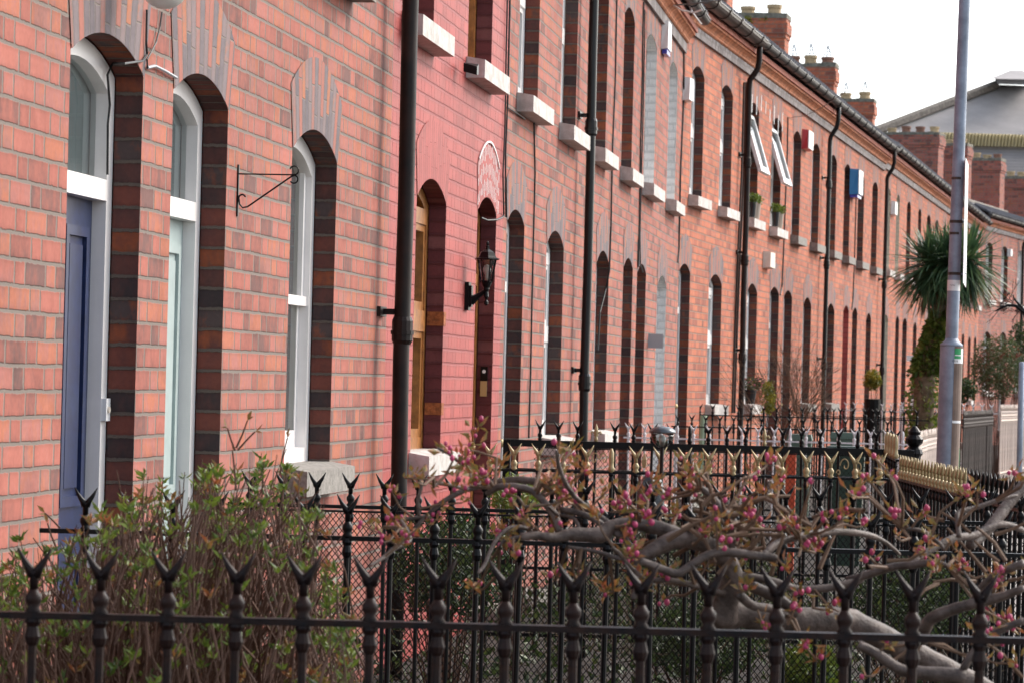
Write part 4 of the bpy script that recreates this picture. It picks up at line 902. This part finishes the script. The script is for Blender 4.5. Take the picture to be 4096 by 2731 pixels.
# weeping cherry
ch=thing('cherry_tree','low spreading cherry tree with grey arching boughs and pink buds','tree',Vector((at(3050,1500,7.3).x,at(3050,1500,7.3).y,0)))
BRN=[
 ([(2083,2145),(2150,2140),(2221,2148),(2293,2134),(2400,2138),(2450,2104),(2556,2096),(2662,2117),(2712,2140)],[13,15,17,24,30,26,25,28,26],(7.2,7.3)),
 ([(2556,2239),(2625,2191),(2715,2154),(2794,2165),(2860,2195),(2912,2250),(2927,2324),(2905,2400),(2890,2480)],[20,28,34,33,34,38,42,48,60],(7.2,7.35)),
 ([(2712,2140),(2760,2150),(2800,2170)],[24,22,20],(7.28,7.3)),
 ([(2556,2239),(2535,2292),(2550,2340),(2530,2398)],[16,14,13,10],(7.2,7.15)),
 ([(2560,2240),(2625,2265),(2704,2292),(2747,2271),(2831,2218),(2916,2207),(3043,2223),(3107,2229)],[12,14,15,14,14,15,15,12],(7.1,7.15)),
 ([(3049,2225),(3112,2170),(3192,2145),(3270,2130),(3351,2125),(3450,2133),(3530,2160),(3600,2215)],[13,13,12,13,12,12,8,5],(7.15,7.6)),
 ([(2604,2319),(2699,2319),(2779,2340),(2842,2356),(2900,2370)],[7,9,9,10,11],(7.15,7.3)),
 ([(2927,2308),(2980,2303),(3075,2319),(3139,2340),(3203,2356),(3308,2350),(3400,2330),(3450,2312)],[18,16,15,15,14,14,14,13],(7.3,7.4)),
 ([(2874,2452),(2953,2450),(3086,2472),(3218,2482),(3351,2478),(3406,2487),(3552,2559),(3662,2614),(3872,2723),(4000,2800)],[62,58,52,52,50,50,48,46,44,50],(7.35,7.6)),
 ([(2950,2370),(3010,2420),(3075,2430),(3150,2460)],[16,16,15,14],(7.2,7.3)),
 ([(3000,2340),(3090,2380),(3140,2410),(3190,2460)],[20,22,20,20],(7.4,7.4)),
 ([(2800,1948),(2842,1979),(2874,2022),(2927,2080),(2945,2110)],[10,13,15,16,22],(7.3,7.3)),
 ([(2945,2105),(2930,2160),(2925,2205),(2900,2230)],[20,14,16,20],(7.32,7.32)),
 ([(1976,1929),(2070,1917),(2159,1929),(2226,1964),(2293,2004),(2355,2036),(2400,2071),(2470,2120),(2515,2180),(2556,2239)],[12,13,14,14,15,16,15,14,14,15],(7.5,7.2)),
 ([(1949,1973),(1994,1946),(2061,1946),(2132,1964),(2186,2018),(2221,2063),(2239,2129)],[10,12,13,13,14,14,16],(7.35,7.25)),
 ([(1650,2121),(1713,2054),(1779,2000),(1869,1955),(1949,1940),(1976,1930)],[5,7,9,10,10,11],(7.4,7.5)),
 ([(1579,2098),(1623,2076),(1686,2066),(1700,2062)],[5,6,7,7],(7.4,7.42)),
 ([(1605,2080),(1628,2120),(1637,2161),(1579,2192),(1534,2228),(1480,2260)],[5,7,8,8,7,4],(7.35,7.1)),
 ([(2244,2036),(2311,2049),(2369,2071),(2430,2110),(2500,2150)],[10,11,11,11,12],(7.3,7.25)),
 ([(2239,2058),(2293,2071),(2315,2107),(2311,2134)],[6,6,6,6],(7.3,7.25)),
 ([(2132,2129),(2087,2107),(2034,2112),(1989,2152),(1958,2210),(1940,2254),(1913,2290)],[7,7,7,7,6,6,5],(7.3,7.1)),
 ([(2090,2143),(2016,2161),(1998,2190)],[6,5,4],(7.2,7.2)),
 ([(1677,2062),(1672,2000),(1686,1942),(1668,1906)],[5,5,5,4],(7.4,7.4)),
 ([(1949,1940),(1913,1884),(1846,1853),(1802,1817),(1748,1790)],[6,6,6,5,4],(7.5,7.5)),
 ([(1869,1955),(1810,1940),(1760,1930),(1735,1945)],[5,5,4,3],(7.4,7.3)),
 ([(3388,2322),(3507,2285),(3570,2266),(3643,2258),(3735,2249),(3790,2262)],[15,15,14,14,12,8],(7.4,7.3)),
 ([(3643,2262),(3726,2194),(3826,2149),(3899,2139),(4008,2094),(4096,2121)],[13,14,15,13,12,10],(7.35,7.6)),
 ([(3835,2145),(3832,2090),(3835,2048),(3899,2030),(4008,1993),(4070,1980)],[9,9,9,8,7,6],(7.4,7.5)),
 ([(3880,2180),(3917,2149),(3972,2094),(4027,2021),(4096,1939),(4150,1880)],[18,22,22,22,24,26],(7.5,7.7)),
 ([(3689,2560),(3705,2500),(3735,2467),(3826,2431),(3935,2404),(4020,2380),(4096,2350)],[24,23,22,20,18,15,12],(7.2,7.0)),
 ([(3607,2112),(3689,2121),(3753,2167),(3780,2200)],[6,6,6,4],(7.3,7.3)),
 ([(3434,2577),(3507,2614),(3607,2678),(3700,2690),(3862,2705)],[16,18,20,24,30],(6.9,6.9)),
 ([(2226,1800),(2236,1860),(2262,1930),(2300,1985),(2340,2020)],[4,6,8,8,8],(7.1,7.2)),
 ([(2100,2025),(2180,2020),(2210,2040),(2235,2060)],[4,5,6,6],(7.2,7.25)),
 ([(2450,2190),(2480,2215),(2525,2270),(2600,2330)],[6,7,7,7],(7.1,7.15)),
 ([(2270,2185),(2390,2205),(2450,2225),(2500,2240),(2560,2248)],[5,6,7,7,8],(7.25,7.2)),
 ([(4096,2250),(4000,2290),(3940,2330),(3890,2400)],[14,13,12,10],(7.0,7.1)),
 ([(4096,2480),(4000,2520),(3900,2600),(3850,2680)],[12,12,12,14],(6.9,6.9)),
]
bk=MB(); spots=[]
for pts,rs,(z0,z1) in BRN:
    n=len(pts); P=[];RR=[]
    W=[at(x,y,z0+(z1-z0)*i/(n-1)) for i,(x,y) in enumerate(pts)]
    for i in range(n-1):
        p0=W[max(i-1,0)];p1=W[i];p2=W[i+1];p3=W[min(i+2,n-1)]
        for k in range(4):
            t=k/4; P.append(.5*((2*p1)+(p2-p0)*t+(2*p0-5*p1+4*p2-p3)*t*t+(3*p1-p0-3*p2+p3)*t**3)); RR.append((1.5+1.06*(rs[i]*(1-t)+rs[i+1]*t))/1750*(1+R.uniform(-.06,.06)))
    P.append(W[-1]); RR.append(rs[-1]/1750)
    bk.tube(P,RR,10)
    for i,p in enumerate(P): spots.append((p,RR[i]))
b0=at(3900,2800,7.5); bk.tube([Vector((b0.x,b0.y,0)),Vector((b0.x-.02,b0.y,.25)),at(3872,2740,7.6)],[.07,.06,.03],10)
mk('boughs',bk,M_bark,ch,smooth=True)
tg=MB(); bl=MB(); sp=MB()
def cluster(p,n=4,sc_=1.):
    for k in range(n):
        d=rv()+Vector((0,0,.5)); q=p+d*.012*sc_; 
        if R.random()<.38: bl.ball(q+rv(.006),R.uniform(.0042,.0068)*sc_,6,1.15)
        else: leafq(sp,q,d,R.uniform(.018,.036)*sc_,R.uniform(.008,.015)*sc_)
    for k in range(n//2+1): leafq(sp,p,rv()+Vector((0,0,.8)),R.uniform(.015,.028)*sc_,.009*sc_)
for (p,r_) in spots:
    if r_>.012 and R.random()<.86: continue
    if r_>.02: continue
    if R.random()<.9: continue
    L1=R.uniform(.03,.11); d=Vector((R.uniform(-1,1),R.uniform(-.6,.6),R.uniform(-.3,1))).normalized(); e=p+d*L1
    tg.tube([p,p.lerp(e,.5)+rv(.008),e],[.0032,.0024,.0018],5,False)
    for f in (.5,.8,1):
        if R.random()<.75: cluster(p.lerp(e,f),R.randint(2,5))
centers=[(1750,1795,50),(1900,1850,45),(1925,1925,35),(1670,1950,45),(1510,2110,40),(1530,2160,30),(1990,2200,30),(1905,2340,35),(2240,1810,50),(2280,1870,40),(2200,1900,40),(2420,2385,60),(2320,2345,40),(2250,2400,50),(2560,2020,60),(2600,1980,50),(2660,1900,45),(2740,1920,50),(2800,1900,50),(3000,1960,60),(3060,1985,60),(3090,2020,50),(2950,2000,60),(3120,1930,50),(3150,2080,55),(3060,2100,60),(3000,2120,60),(2900,2110,50),(2800,2100,40),(2700,2060,50),(3440,1930,60),(3480,2000,60),(3560,2060,60),(3600,2120,50),(3390,2110,50),(3330,2090,40),(3250,2190,60),(3180,2200,50),(3620,2210,50),(3480,2230,40),(3860,1970,50),(3930,2000,50),(4010,1960,60),(4060,1900,50),(4070,2300,60),(4000,2400,70),(3950,2470,50),(4050,2500,60),(3900,2260,50),(3860,2200,40),(3230,2600,40),(3300,2650,60),(3420,2690,60),(3600,2700,60),(2650,2330,50),(2680,2380,40),(3200,2400,40),(3300,2440,50),(2120,2060,50),(2160,2110,40),(2500,1980,40),(2480,2080,40),(2560,2120,40),(3720,2240,40),(3790,2260,40),(3700,2150,35),(3080,1870,40),(2980,1900,40),(4080,2650,60),(3980,2700,60),(3520,1880,40)]
for (x,y,s_) in centers:
    near=min(spots,key=lambda q:(q[0]-at(x,y,7.3)).length); base_=near[0]
    for k in range(R.randint(1,2)):
        e=at(x+R.gauss(0,s_*.8),y+R.gauss(0,s_*.7),7.3+R.uniform(-.2,.2)); m_=base_.lerp(e,.5)+rv(.03)
        if (e-base_).length<.5: tg.tube([base_,m_,m_.lerp(e,.6)+rv(.01),e],[.0045,.0036,.0028,.0018],5,False)
        for j in range(R.randint(1,2)): cluster(m_.lerp(e,R.uniform(.6,1.05))+rv(.008),R.randint(2,5),1.1)
# extra crossing twigs in the centre of the crown
for i in range(30):
    x=R.gauss(2920,190) if i<16 else R.uniform(3350,4100); y=R.gauss(2100,90) if i<16 else R.uniform(2000,2700); a_=at(x,y,R.uniform(7.1,7.6)); d=Vector((R.uniform(-1,1),R.uniform(-.5,.5),R.uniform(-.35,.55))).normalized()*R.uniform(.06,.16)
    tg.tube([a_-d*.5,a_+rv(.012),a_+d*.5],[R.uniform(.004,.0065),.0042,.003],6,False)
    if R.random()<.22: cluster(a_+d*.5,3)
for i in range(42):
    x=R.gauss(2900,110) if i<30 else R.gauss(3080,160); y=R.gauss(2130,70); a_=at(x,y,R.uniform(7.15,7.5)); d=Vector((R.uniform(-1,1),R.uniform(-.5,.5),R.uniform(-.8,.9))).normalized()*R.uniform(.05,.12)
    tg.tube([a_-d*.5,a_+rv(.01),a_+d*.5],[R.uniform(.005,.008),.005,.0035],6,False)
mk('twigs',tg,M_twig,ch); mk('flower_buds',bl,M_bud,ch,smooth=True); mk('young_leaves',sp,M_sprout,ch)
# palm
pc=at(3785,1070,45); pb_=at(3690,1600,45); PT=thing('palm_tree','cabbage palm with a spiky round crown and ivy clad trunk','palm',Vector((pb_.x,pb_.y,.2)))
tr=[Vector((pb_.x,pb_.y,.2)),at(3700,1500,45),at(3725,1400,45),at(3752,1300,45),at(3775,1180,45),pc]
mk('trunk',MB().tube(tr,[.17,.15,.13,.115,.10,.08],12),M_bark2,PT,smooth=True)
iv=MB()
for i in range(3300):
    t=R.random()**.8*3.5; k=int(t); p=tr[k].lerp(tr[k+1],t-k); a=R.uniform(0,6.28); r_=(.22-.035*t)*R.uniform(.7,1.25); p=p+Vector((math.cos(a)*r_,math.sin(a)*r_,0)); leafq(iv,p,Vector((math.cos(a),math.sin(a),R.uniform(-1,.3))),R.uniform(.05,.09),R.uniform(.04,.07))
mk('ivy',iv,M_ivy,PT)
fr_=MB(); fd=MB()
pc=at(3784,1055,45)
heads=[pc,pc+rt*.28+upv*.05-fw*.1,pc-rt*.22-upv*.02+fw*.1]
for i in range(1150):
    h_=heads[i%3]+rv(.05); ph=R.uniform(0,6.283); el=R.uniform(-1.25,1.45) if i%4 else R.uniform(-1.4,-.4)
    d=Vector((math.cos(ph)*math.cos(el),math.sin(ph)*math.cos(el),math.sin(el))); l=R.uniform(.62,.86)*(1 if el<.9 else .8); w_=R.uniform(.012,.02)
    s_=d.cross(upv).normalized() if abs(d.z)<.98 else rt
    s_=(s_+rv(.5)).normalized(); dr=Vector((0,0,-1))
    ks=[0,.35,.7,1]; c_=[h_+d*l*k+dr*(l*.24*k*k*(1.2-abs(d.z))) for k in ks]; ww=[w_*.7,w_,w_*.75,.001]
    tgt=fd if (el<-.9 and R.random()<.4) else fr_
    for j in range(3): tgt.face([c_[j]-s_*ww[j],c_[j+1]-s_*ww[j+1],c_[j+1]+s_*ww[j+1],c_[j]+s_*ww[j]])
mk('fronds',fr_,M_palm,PT); mk('dead_fronds',fd,M_palmd,PT)
def bush(name,label,cat,px,py,Z,rx,rz,n,m,ls=.05,stem=True,zb=.2,sparse=0,m2=M_twig2,ry=None):
    c=at(px,py,Z); rx=rx/k_(Z); rz=rz/k_(Z); ry=ry or rx
    o=thing(name,label,cat,Vector((c.x,c.y,zb))); l=MB(); t=MB()
    for i in range(n):
        v=rv(); 
        while v.length>1 or v.length<sparse: v=rv()
        p=c+rt*v.x*rx+fw*v.y*ry+upv*v.z*rz
        for k in range(3): leafq(l,p+rv(ls*.4),rv()+Vector((0,0,.4)),ls*R.uniform(.6,1.2),ls*R.uniform(.3,.5))
        if stem and i%22==0: t.tube([Vector((c.x+v.x*rx*.2,c.y,zb)),Vector((c.x,c.y,zb)).lerp(p,.6)+rv(.03),p],[.006,.004,.002],4,False)
    mk('leaves',l,m,o)
    if stem: mk('stems',t,m2,o)
    return o
bush('evergreen_bush','tall loose evergreen bush behind the brown railing, right of the lamp post','bush',3990,1470,50,110,130,1300,M_red_leaf,.06,sparse=.2)
bush('evergreen_bush','thin upright green bush at the far right edge','bush',4080,1420,54,55,140,500,M_leaf2,.07)
bush('evergreen_bush','low dark bush between the lamp post and the palm trunk','bush',3850,1560,47,60,50,400,M_leaf2,.06)
# topiary
o=bush('topiary_bush','small round yellow green bush in a dark pot','potted bush',3490,1520,47,32,40,420,M_yel,.05)
c=at(3490,1600,47); mk('pot',MB().tube([Vector((c.x,c.y,.25)),c+upv*.02],[.09,.13],12),M_black,o)
# bare shrub
bs=thing('bare_shrub','leafless brown twiggy shrub behind the white railing','shrub',Vector((at(3160,1600,38).x,at(3160,1600,38).y,.2))); t=MB()
def grow(p,d,l,r_,n,mb=None):
    mb=t if mb is None else mb
    e=p+d*l; mb.tube([p,p.lerp(e,.5)+rv(l*.06),e],[r_,r_*.85,r_*.7],4,False)
    if n:
        for k in range(R.randint(2,3)): grow(e,(d+rv(.55)+Vector((0,0,.12))).normalized(),l*R.uniform(.6,.85),r_*.68,n-1,mb)
for k in range(9):
    b=at(R.uniform(3080,3230),1700,38+R.uniform(-.4,.4)); b.z=.3; grow(b,Vector((R.uniform(-.3,.3),R.uniform(-.2,.2),1)).normalized(),R.uniform(.42,.56),.013,5)
mk('twigs',t,M_twig,bs)
bs=thing('bare_tree','dark bare branch reaching in from the right edge','tree',Vector((at(4150,1600,30).x,at(4150,1600,30).y,.2))); t2=MB()
b=at(4160,1560,30); t2.tube([Vector((b.x,b.y,.2)),b,at(4150,1330,30),at(4110,1250,30)],[.06,.05,.035,.03],8)
t2.tube([at(4150,1330,30),at(4096,1250,30),at(4065,1225,30),at(4030,1222,30),at(3995,1238,30),at(3980,1246,30)],[.03,.022,.017,.014,.010,.006],6); t2.tube([at(4110,1262,30),at(4085,1230,30),at(4056,1195,30),at(4052,1180,30)],[.02,.013,.009,.005],6)
for (x,y) in ((4060,1225),(4080,1240),(4000,1236),(4096,1255),(4056,1200),(4020,1225)):
    for k in range(3): grow(at(x,y,30),(rt*R.uniform(-1,.3)+upv*R.uniform(-.8,.8)).normalized(),R.uniform(.06,.12),.004,2,t2)
mk('branches',t2,M_black,bs)
# climbing plant at window by the drainpipe
bush('climbing_plant','thin leafy climber beside the hanging flower pots','plant',3075,1590,37.5,26,75,160,M_yel,.05)
# pots on sills
def pot(label,px,py,Z,w_,h_,m,mleaf,flowers=False):
    c=at(px,py,Z); o=thing('plant_pot',label,'plant pot',c,'plants in pots on sills'); w_/=k_(Z);h_/=k_(Z)
    mk('pot',MB().tube([c,c+upv*h_*.95,c+upv*h_*.95,c+upv*h_],[w_*.38,w_*.5,w_*.55,w_*.55],12),m,o); l=MB()
    for i in range(260):
        v=rv(); 
        if v.length>1: continue
        leafq(l,c+upv*(h_*1.35)+Vector((v.x*w_*.75,v.y*w_*.75,v.z*w_*.5)),rv()+upv*.5,.05,.022)
    mk('leaves',l,mleaf,o)
    if flowers:
        for m_,nm in ((M_orange,'orange_flowers'),(M_pinkf,'pink_flowers')):
            f=MB()
            for i in range(9): f.ball(c+upv*h_*1.6+Vector((R.uniform(-.5,.5)*w_,R.uniform(-.3,.3)*w_,R.uniform(-.2,.3)*w_)),.016,6)
            mk(nm,f,m_,o)
M_pinkf=mat('pink_petals',(.45,.08,.15),.5); M_beige=mat('beige_pot',(.45,.36,.29),.7); M_bpot=mat('black_plastic_pot',(.012,.012,.014),.35); M_terra=mat('terracotta_pot',(.42,.13,.06),.8,noise=.2)
def sillpt(g,s_,off,z_): return S(g,s_,off,z_)
def potw(label,g,s_,off,z_,w_,h_,m,ml,fl=False):
    P=S(g,s_,off,z_); Z=(P-Vector((CAMX,0,E))).dot(fw); 
    # express as world-sized pot
    o=thing('plant_pot',label,'plant pot',P,'plants in pots on sills'); 
    mk('pot',MB().tube([P,P+upv*h_*.93,P+upv*(h_*.931),P+upv*h_],[w_*.36,w_*.48,w_*.54,w_*.54],14),m,o); l=MB()
    for i in range(330):
        v=rv()
        if v.length>1: continue
        leafq(l,P+upv*(h_+w_*.38)+Vector((v.x*w_*.7,v.y*w_*.7,v.z*w_*.55)),rv()+upv*.5,.045,.022)
    mk('leaves',l,ml,o)
    if fl:
        for m_,nm in ((M_orange,'orange_flowers'),(M_pinkf,'pink_flowers')):
            f=MB()
            for i in range(10): f.ball(P+upv*(h_+w_*.5)+Vector((R.uniform(-.6,.6)*w_,R.uniform(-.5,.5)*w_,R.uniform(-.2,.35)*w_)),.014,6)
            mk(nm,f,m_,o)
zs_=E+1.93+D2+.005
potw('black pot of green leaves on the first sill past the third drainpipe',2,5.25,.055,zs_,.115,.19,M_bpot,M_leaf)
potw('beige pot of green leaves on the first sill past the third drainpipe',2,5.62,.055,zs_,.115,.19,M_beige,M_leaf)
potw('black pot of green leaves under the second tilted open window',2,7.45,.055,zs_,.115,.19,M_bpot,M_leaf)
potw('beige pot of green leaves under the second tilted open window',2,7.85,.055,zs_,.115,.19,M_beige,M_leaf)
zs_=E-.41+D2+.005
potw('dark pot of pink flowers on the lower white sill past the third drainpipe',2,5.45,.06,zs_,.17,.18,M_bpot,M_leaf2,True)
potw('terracotta pot of orange flowers on the lower white sill past the third drainpipe',2,5.95,.06,zs_,.17,.17,M_terra,M_leaf2,True)
# solar garden lamp
c=at(2650,1722,16.3); SL=thing('garden_lamp','round garden lamp with glass bowl and dark cap above the box frame railing','lamp',Vector((c.x,c.y,.02)))
mk('cap',MB().lathe([(.001,.036),(.03,.034),(.055,.025),(.067,.014),(.070,.006),(.068,0),(.03,.0)][::-1],c+upv*-.012,20),M_cap2:=mat('pewter_cap',(.10,.11,.12),.25,metal=.6),SL,smooth=True)
mk('glass_bowl',MB().lathe([(.012,-.075),(.03,-.066),(.048,-.045),(.058,-.02),(.060,-.002)],c+upv*-.012,18),M_glass,SL,smooth=True)
mk('inner_light',MB().lathe([(.010,-.07),(.016,-.05),(.02,-.03),(.012,-.01)],c+upv*-.012,10),M_frost,SL)
mk('stake',MB().tube([Vector((c.x,c.y,.02)),c-upv*.085],.010,8),M_pipe,SL)
# plastic bag over post
c=at(2602,2046,15.2); BG=thing('wrapped_plant','black plastic bag tied over a post behind the cherry branches','bag',Vector((c.x,c.y,.02)))
mb=MB(); n=14; prof=[(.045,0),(.062,.03),(.066,.07),(.062,.11),(.05,.15),(.03,.178),(.006,.185)]
for (r0,z0),(r1,z1) in zip(prof,prof[1:]):
    for k in range(n):
        q0=2*math.pi*k/n;q1=2*math.pi*(k+1)/n
        def f(r_,z_,q,k_i): w_=1+.10*math.sin(k_i*2.7+z_*60)+.06*math.sin(k_i*5.1); return c+Vector((math.cos(q)*r_*w_,math.sin(q)*r_*w_,z_))
        mb.face([f(r0,z0,q0,k),f(r0,z0,q1,(k+1)%n),f(r1,z1,q1,(k+1)%n),f(r1,z1,q0,k)])
mk('bag',mb,mat('black_bin_liner',(.02,.02,.025),.22,noise=.3,nscale=50,bump=.8,coat=.5),BG); mk('post',MB().tube([Vector((c.x,c.y,.02)),c+upv*.02],.02,8),M_pipe,BG)
# wheelie bins
M_bin=mat('green_bin_plastic',(.015,.045,.03),.45,noise=.15); M_bing=mat('pale_green_bin_plastic',(.07,.12,.09),.5)
def bin_(label,px,py,Z,wpx,m):
    c=at(px,py,Z); w_=wpx/k_(Z)/2; zt=c.z; o=thing('wheelie_bin',label,'bin',Vector((c.x,c.y,.12))); mb=MB()
    A=[(-.82,-.8),(.82,-.8),(.82,.8),(-.82,.8)]; B=[(-1,-1),(1,-1),(1,1),(-1,1)]
    mb.hexa([(c.x+a*w_,c.y+b*w_,.2) for a,b in A]+[(c.x+a*w_,c.y+b*w_,zt-.06) for a,b in B]); mk('body',mb,m,o)
    mb=MB(); mb.hexa([(c.x+a*w_*1.08,c.y+b*w_*1.08,zt-.058) for a,b in B]+[(c.x+a*w_*.95,c.y+b*w_*.95,zt) for a,b in B]); mb.tube([(c.x-w_*.8,c.y+w_*1.12,zt-.03),(c.x+w_*.8,c.y+w_*1.12,zt-.03)],.014,6); mk('lid',mb,m,o)
    for sg in (-1,1): mk('wheel',MB().tube([(c.x+sg*w_*.9,c.y+w_*.8,.22),(c.x+sg*w_*1.0,c.y+w_*.8,.22)],.1,14),M_bpot,o)
bin_('dark green wheelie bin behind the mesh of the box frame railing',3385,1783,24.3,150,M_bin)
bin_('pale green wheelie bin further back behind the white railing',3380,1728,31,110,M_bing)
bin_('second pale green bin left of the further bin',3200,1735,31.6,95,M_bing)
# tall red orange post seen through the mesh
c=at(3165,1815,23); one('garden_post',MB().box((c.x-.036,c.y-.036,.1),(c.x+.036,c.y+.036,c.z)).lathe([(.04,0),(.045,.012),(.01,.02)],c,8),mat('red_orange_plastic',(.55,.085,.03),.5),'bright red orange post seen through the wire mesh','post')
c=at(2815,1660,35.5); one('garden_post',MB().tube([Vector((c.x-.02,c.y,.2)),c],.04,8),mat('pale_green_paint',(.35,.45,.30),.7),'pale green stub post at the foot of the third drainpipe','post')
# ---------------------------------------------------------------- ground cover (stuff)
gc=MB(); gl_=MB()
def front_x(y):   # garden front line in world x
    Z=y; return 2.85+2.13-.1333*y+ .0
for i in range(15000):
    y=R.uniform(9.9,31); fx=front_x(y); x=R.uniform(.15,max(1.2,fx-.05)) 
    if R.random()<.15: y=R.uniform(6.4,9.7); x=R.uniform(.3,3.4)
    hmax=.42 if (13<y<17.4) else .22
    z=gz(y)+R.random()**1.5*hmax*(1 if R.random()<.8 else 1.5)
    p=Vector((x,y,z)); l=R.uniform(.03,.075)
    if R.random()<.55: leafq(gc,p,rv()+Vector((0,0,.5)),l,l*.5)
    else: leafq(gl_,p,rv()+Vector((0,0,.7)),l*2.6,.008)
o=mk('ground_plants',gc,M_leaf2); o['kind']='stuff'
o=mk('dry_ground_stalks',gl_,M_litter); o['kind']='stuff'
bush('garden_plant','leafy green plant behind the meshed railing below the red house sill','plant',1800,2260,14.2,260,210,800,M_leaf2,.05,zb=0,ry=.6)
bush('garden_plant','pale leafy clump at the foot of the oak door','plant',2060,1990,16.5,110,80,260,M_leaf,.04,zb=0,ry=.3)
bush('garden_plant','green clump low behind the cherry boughs','plant',2800,2560,14.6,240,150,700,M_leaf2,.045,zb=0,ry=.5)
bush('garden_plant','small pale rosette at the bottom right','plant',3250,2680,13.5,120,90,220,M_leaf,.06,zb=0,ry=.3)
bush('garden_plant','dark clump behind the lower right branches','plant',3650,2400,14,260,160,600,M_leaf2,.045,zb=0,ry=.5)
# ---------------------------------------------------------------- far hall with the big slate roof
M_hroof=mat('weathered_hall_slate',(.40,.375,.365),.85,noise=.16,nscale=.6); M_corr=mat('yellowed_louvres',(.55,.47,.28),.7)
ZH=165.; HL=thing('hall','huge slate roofed hall with a louvred band above the far chimneys','hall',at(4050,1500,ZH)*1.0)
def hp(px,py,dz_=0): return at(px,py,ZH+dz_)
rb=MB(); 
def slope(p,q,r_,s_,n=40):
    for k in range(n):
        a=k/n;b=(k+1)/n; rb.face([p.lerp(s_,a)-fw*.03,q.lerp(r_,a)-fw*.03,q.lerp(r_,b),p.lerp(s_,b)]); rb.face([p.lerp(s_,b),q.lerp(r_,b),q.lerp(r_,b)-fw*.03,p.lerp(s_,b)-fw*.03])
slope(hp(3500,525,0),hp(4600,560,0),hp(4115,345,6),hp(3985,340,6))
rb.face([hp(3500,525),hp(3985,340,6),hp(3985,340,40),hp(3500,525,46)]); rb.face([hp(4600,560),hp(4600,560,46),hp(4115,345,40),hp(4115,345,6)])
M_hroof2=mat('grey_lower_slate',(.24,.225,.22),.9,noise=.15,nscale=.6)
mk('roof',rb,M_hroof,HL); rb=MB()
slope(hp(3300,1050,-8),hp(4900,1080,-8),hp(4600,598,-.3),hp(3735,582,-.3))
mk('lower_roof',rb,M_hroof2,HL)
lv=MB(); n=64
for k in range(n):
    x0=3738+(4600-3738)*k/n; x1=3738+(4600-3738)*(k+1)/n
    lv.face([hp(x0,530+.03*(x0-3738),-.1),hp((x0+x1)/2,530+.03*(x0-3738),-.5),hp((x0+x1)/2-6,582+.02*(x0-3738),-.9),hp(x0-6,582+.02*(x0-3738),-.5)])
    lv.face([hp((x0+x1)/2,530+.03*(x0-3738),-.5),hp(x1,530+.03*(x0-3738),-.1),hp(x1-6,582+.02*(x0-3738),-.5),hp((x0+x1)/2-6,582+.02*(x0-3738),-.9)])
mk('louvre_band',lv,M_corr,HL)
mk('ridge_lantern',MB().hexa([hp(3992,338,3),hp(4118,342,3),hp(4118,342,9),hp(3992,338,9),hp(3975,312,3),hp(4135,316,3),hp(4135,316,9),hp(3975,312,9)]),M_gcable,HL)
mk('ridge_vent_roof',MB().face([hp(3958,316,2),hp(4150,320,2),hp(4090,282,6),hp(4042,282,6)]).face([hp(3958,316,2),hp(4042,282,6),hp(3958,316,10)]),M_hroof,HL)
mk('eaves_edge',MB().tube([hp(3500,527,-.5),hp(3985,341,5.5)],.25,6),M_tile,HL)
mk('wall',MB().hexa([(p.x,p.y,0) for p in (hp(3300,1500,-8),hp(4900,1500,-8),hp(4900,1500,40),hp(3300,1500,40))]+[(p.x,p.y,hp(4000,1060,-8).z) for p in (hp(3300,1500,-8),hp(4900,1500,-8),hp(4900,1500,40),hp(3300,1500,40))]),M_brick,HL)
# ferns on chimney tops
for i,(px,py) in enumerate(((2990,82),(3060,80))):
    bush('chimney_fern',('yellow tuft growing on the first chimney cap','green yellow tuft at the right of the first chimney cap')[i],'plant',px,py,61,14,12,60,M_yel,.07,stem=False,zb=7)
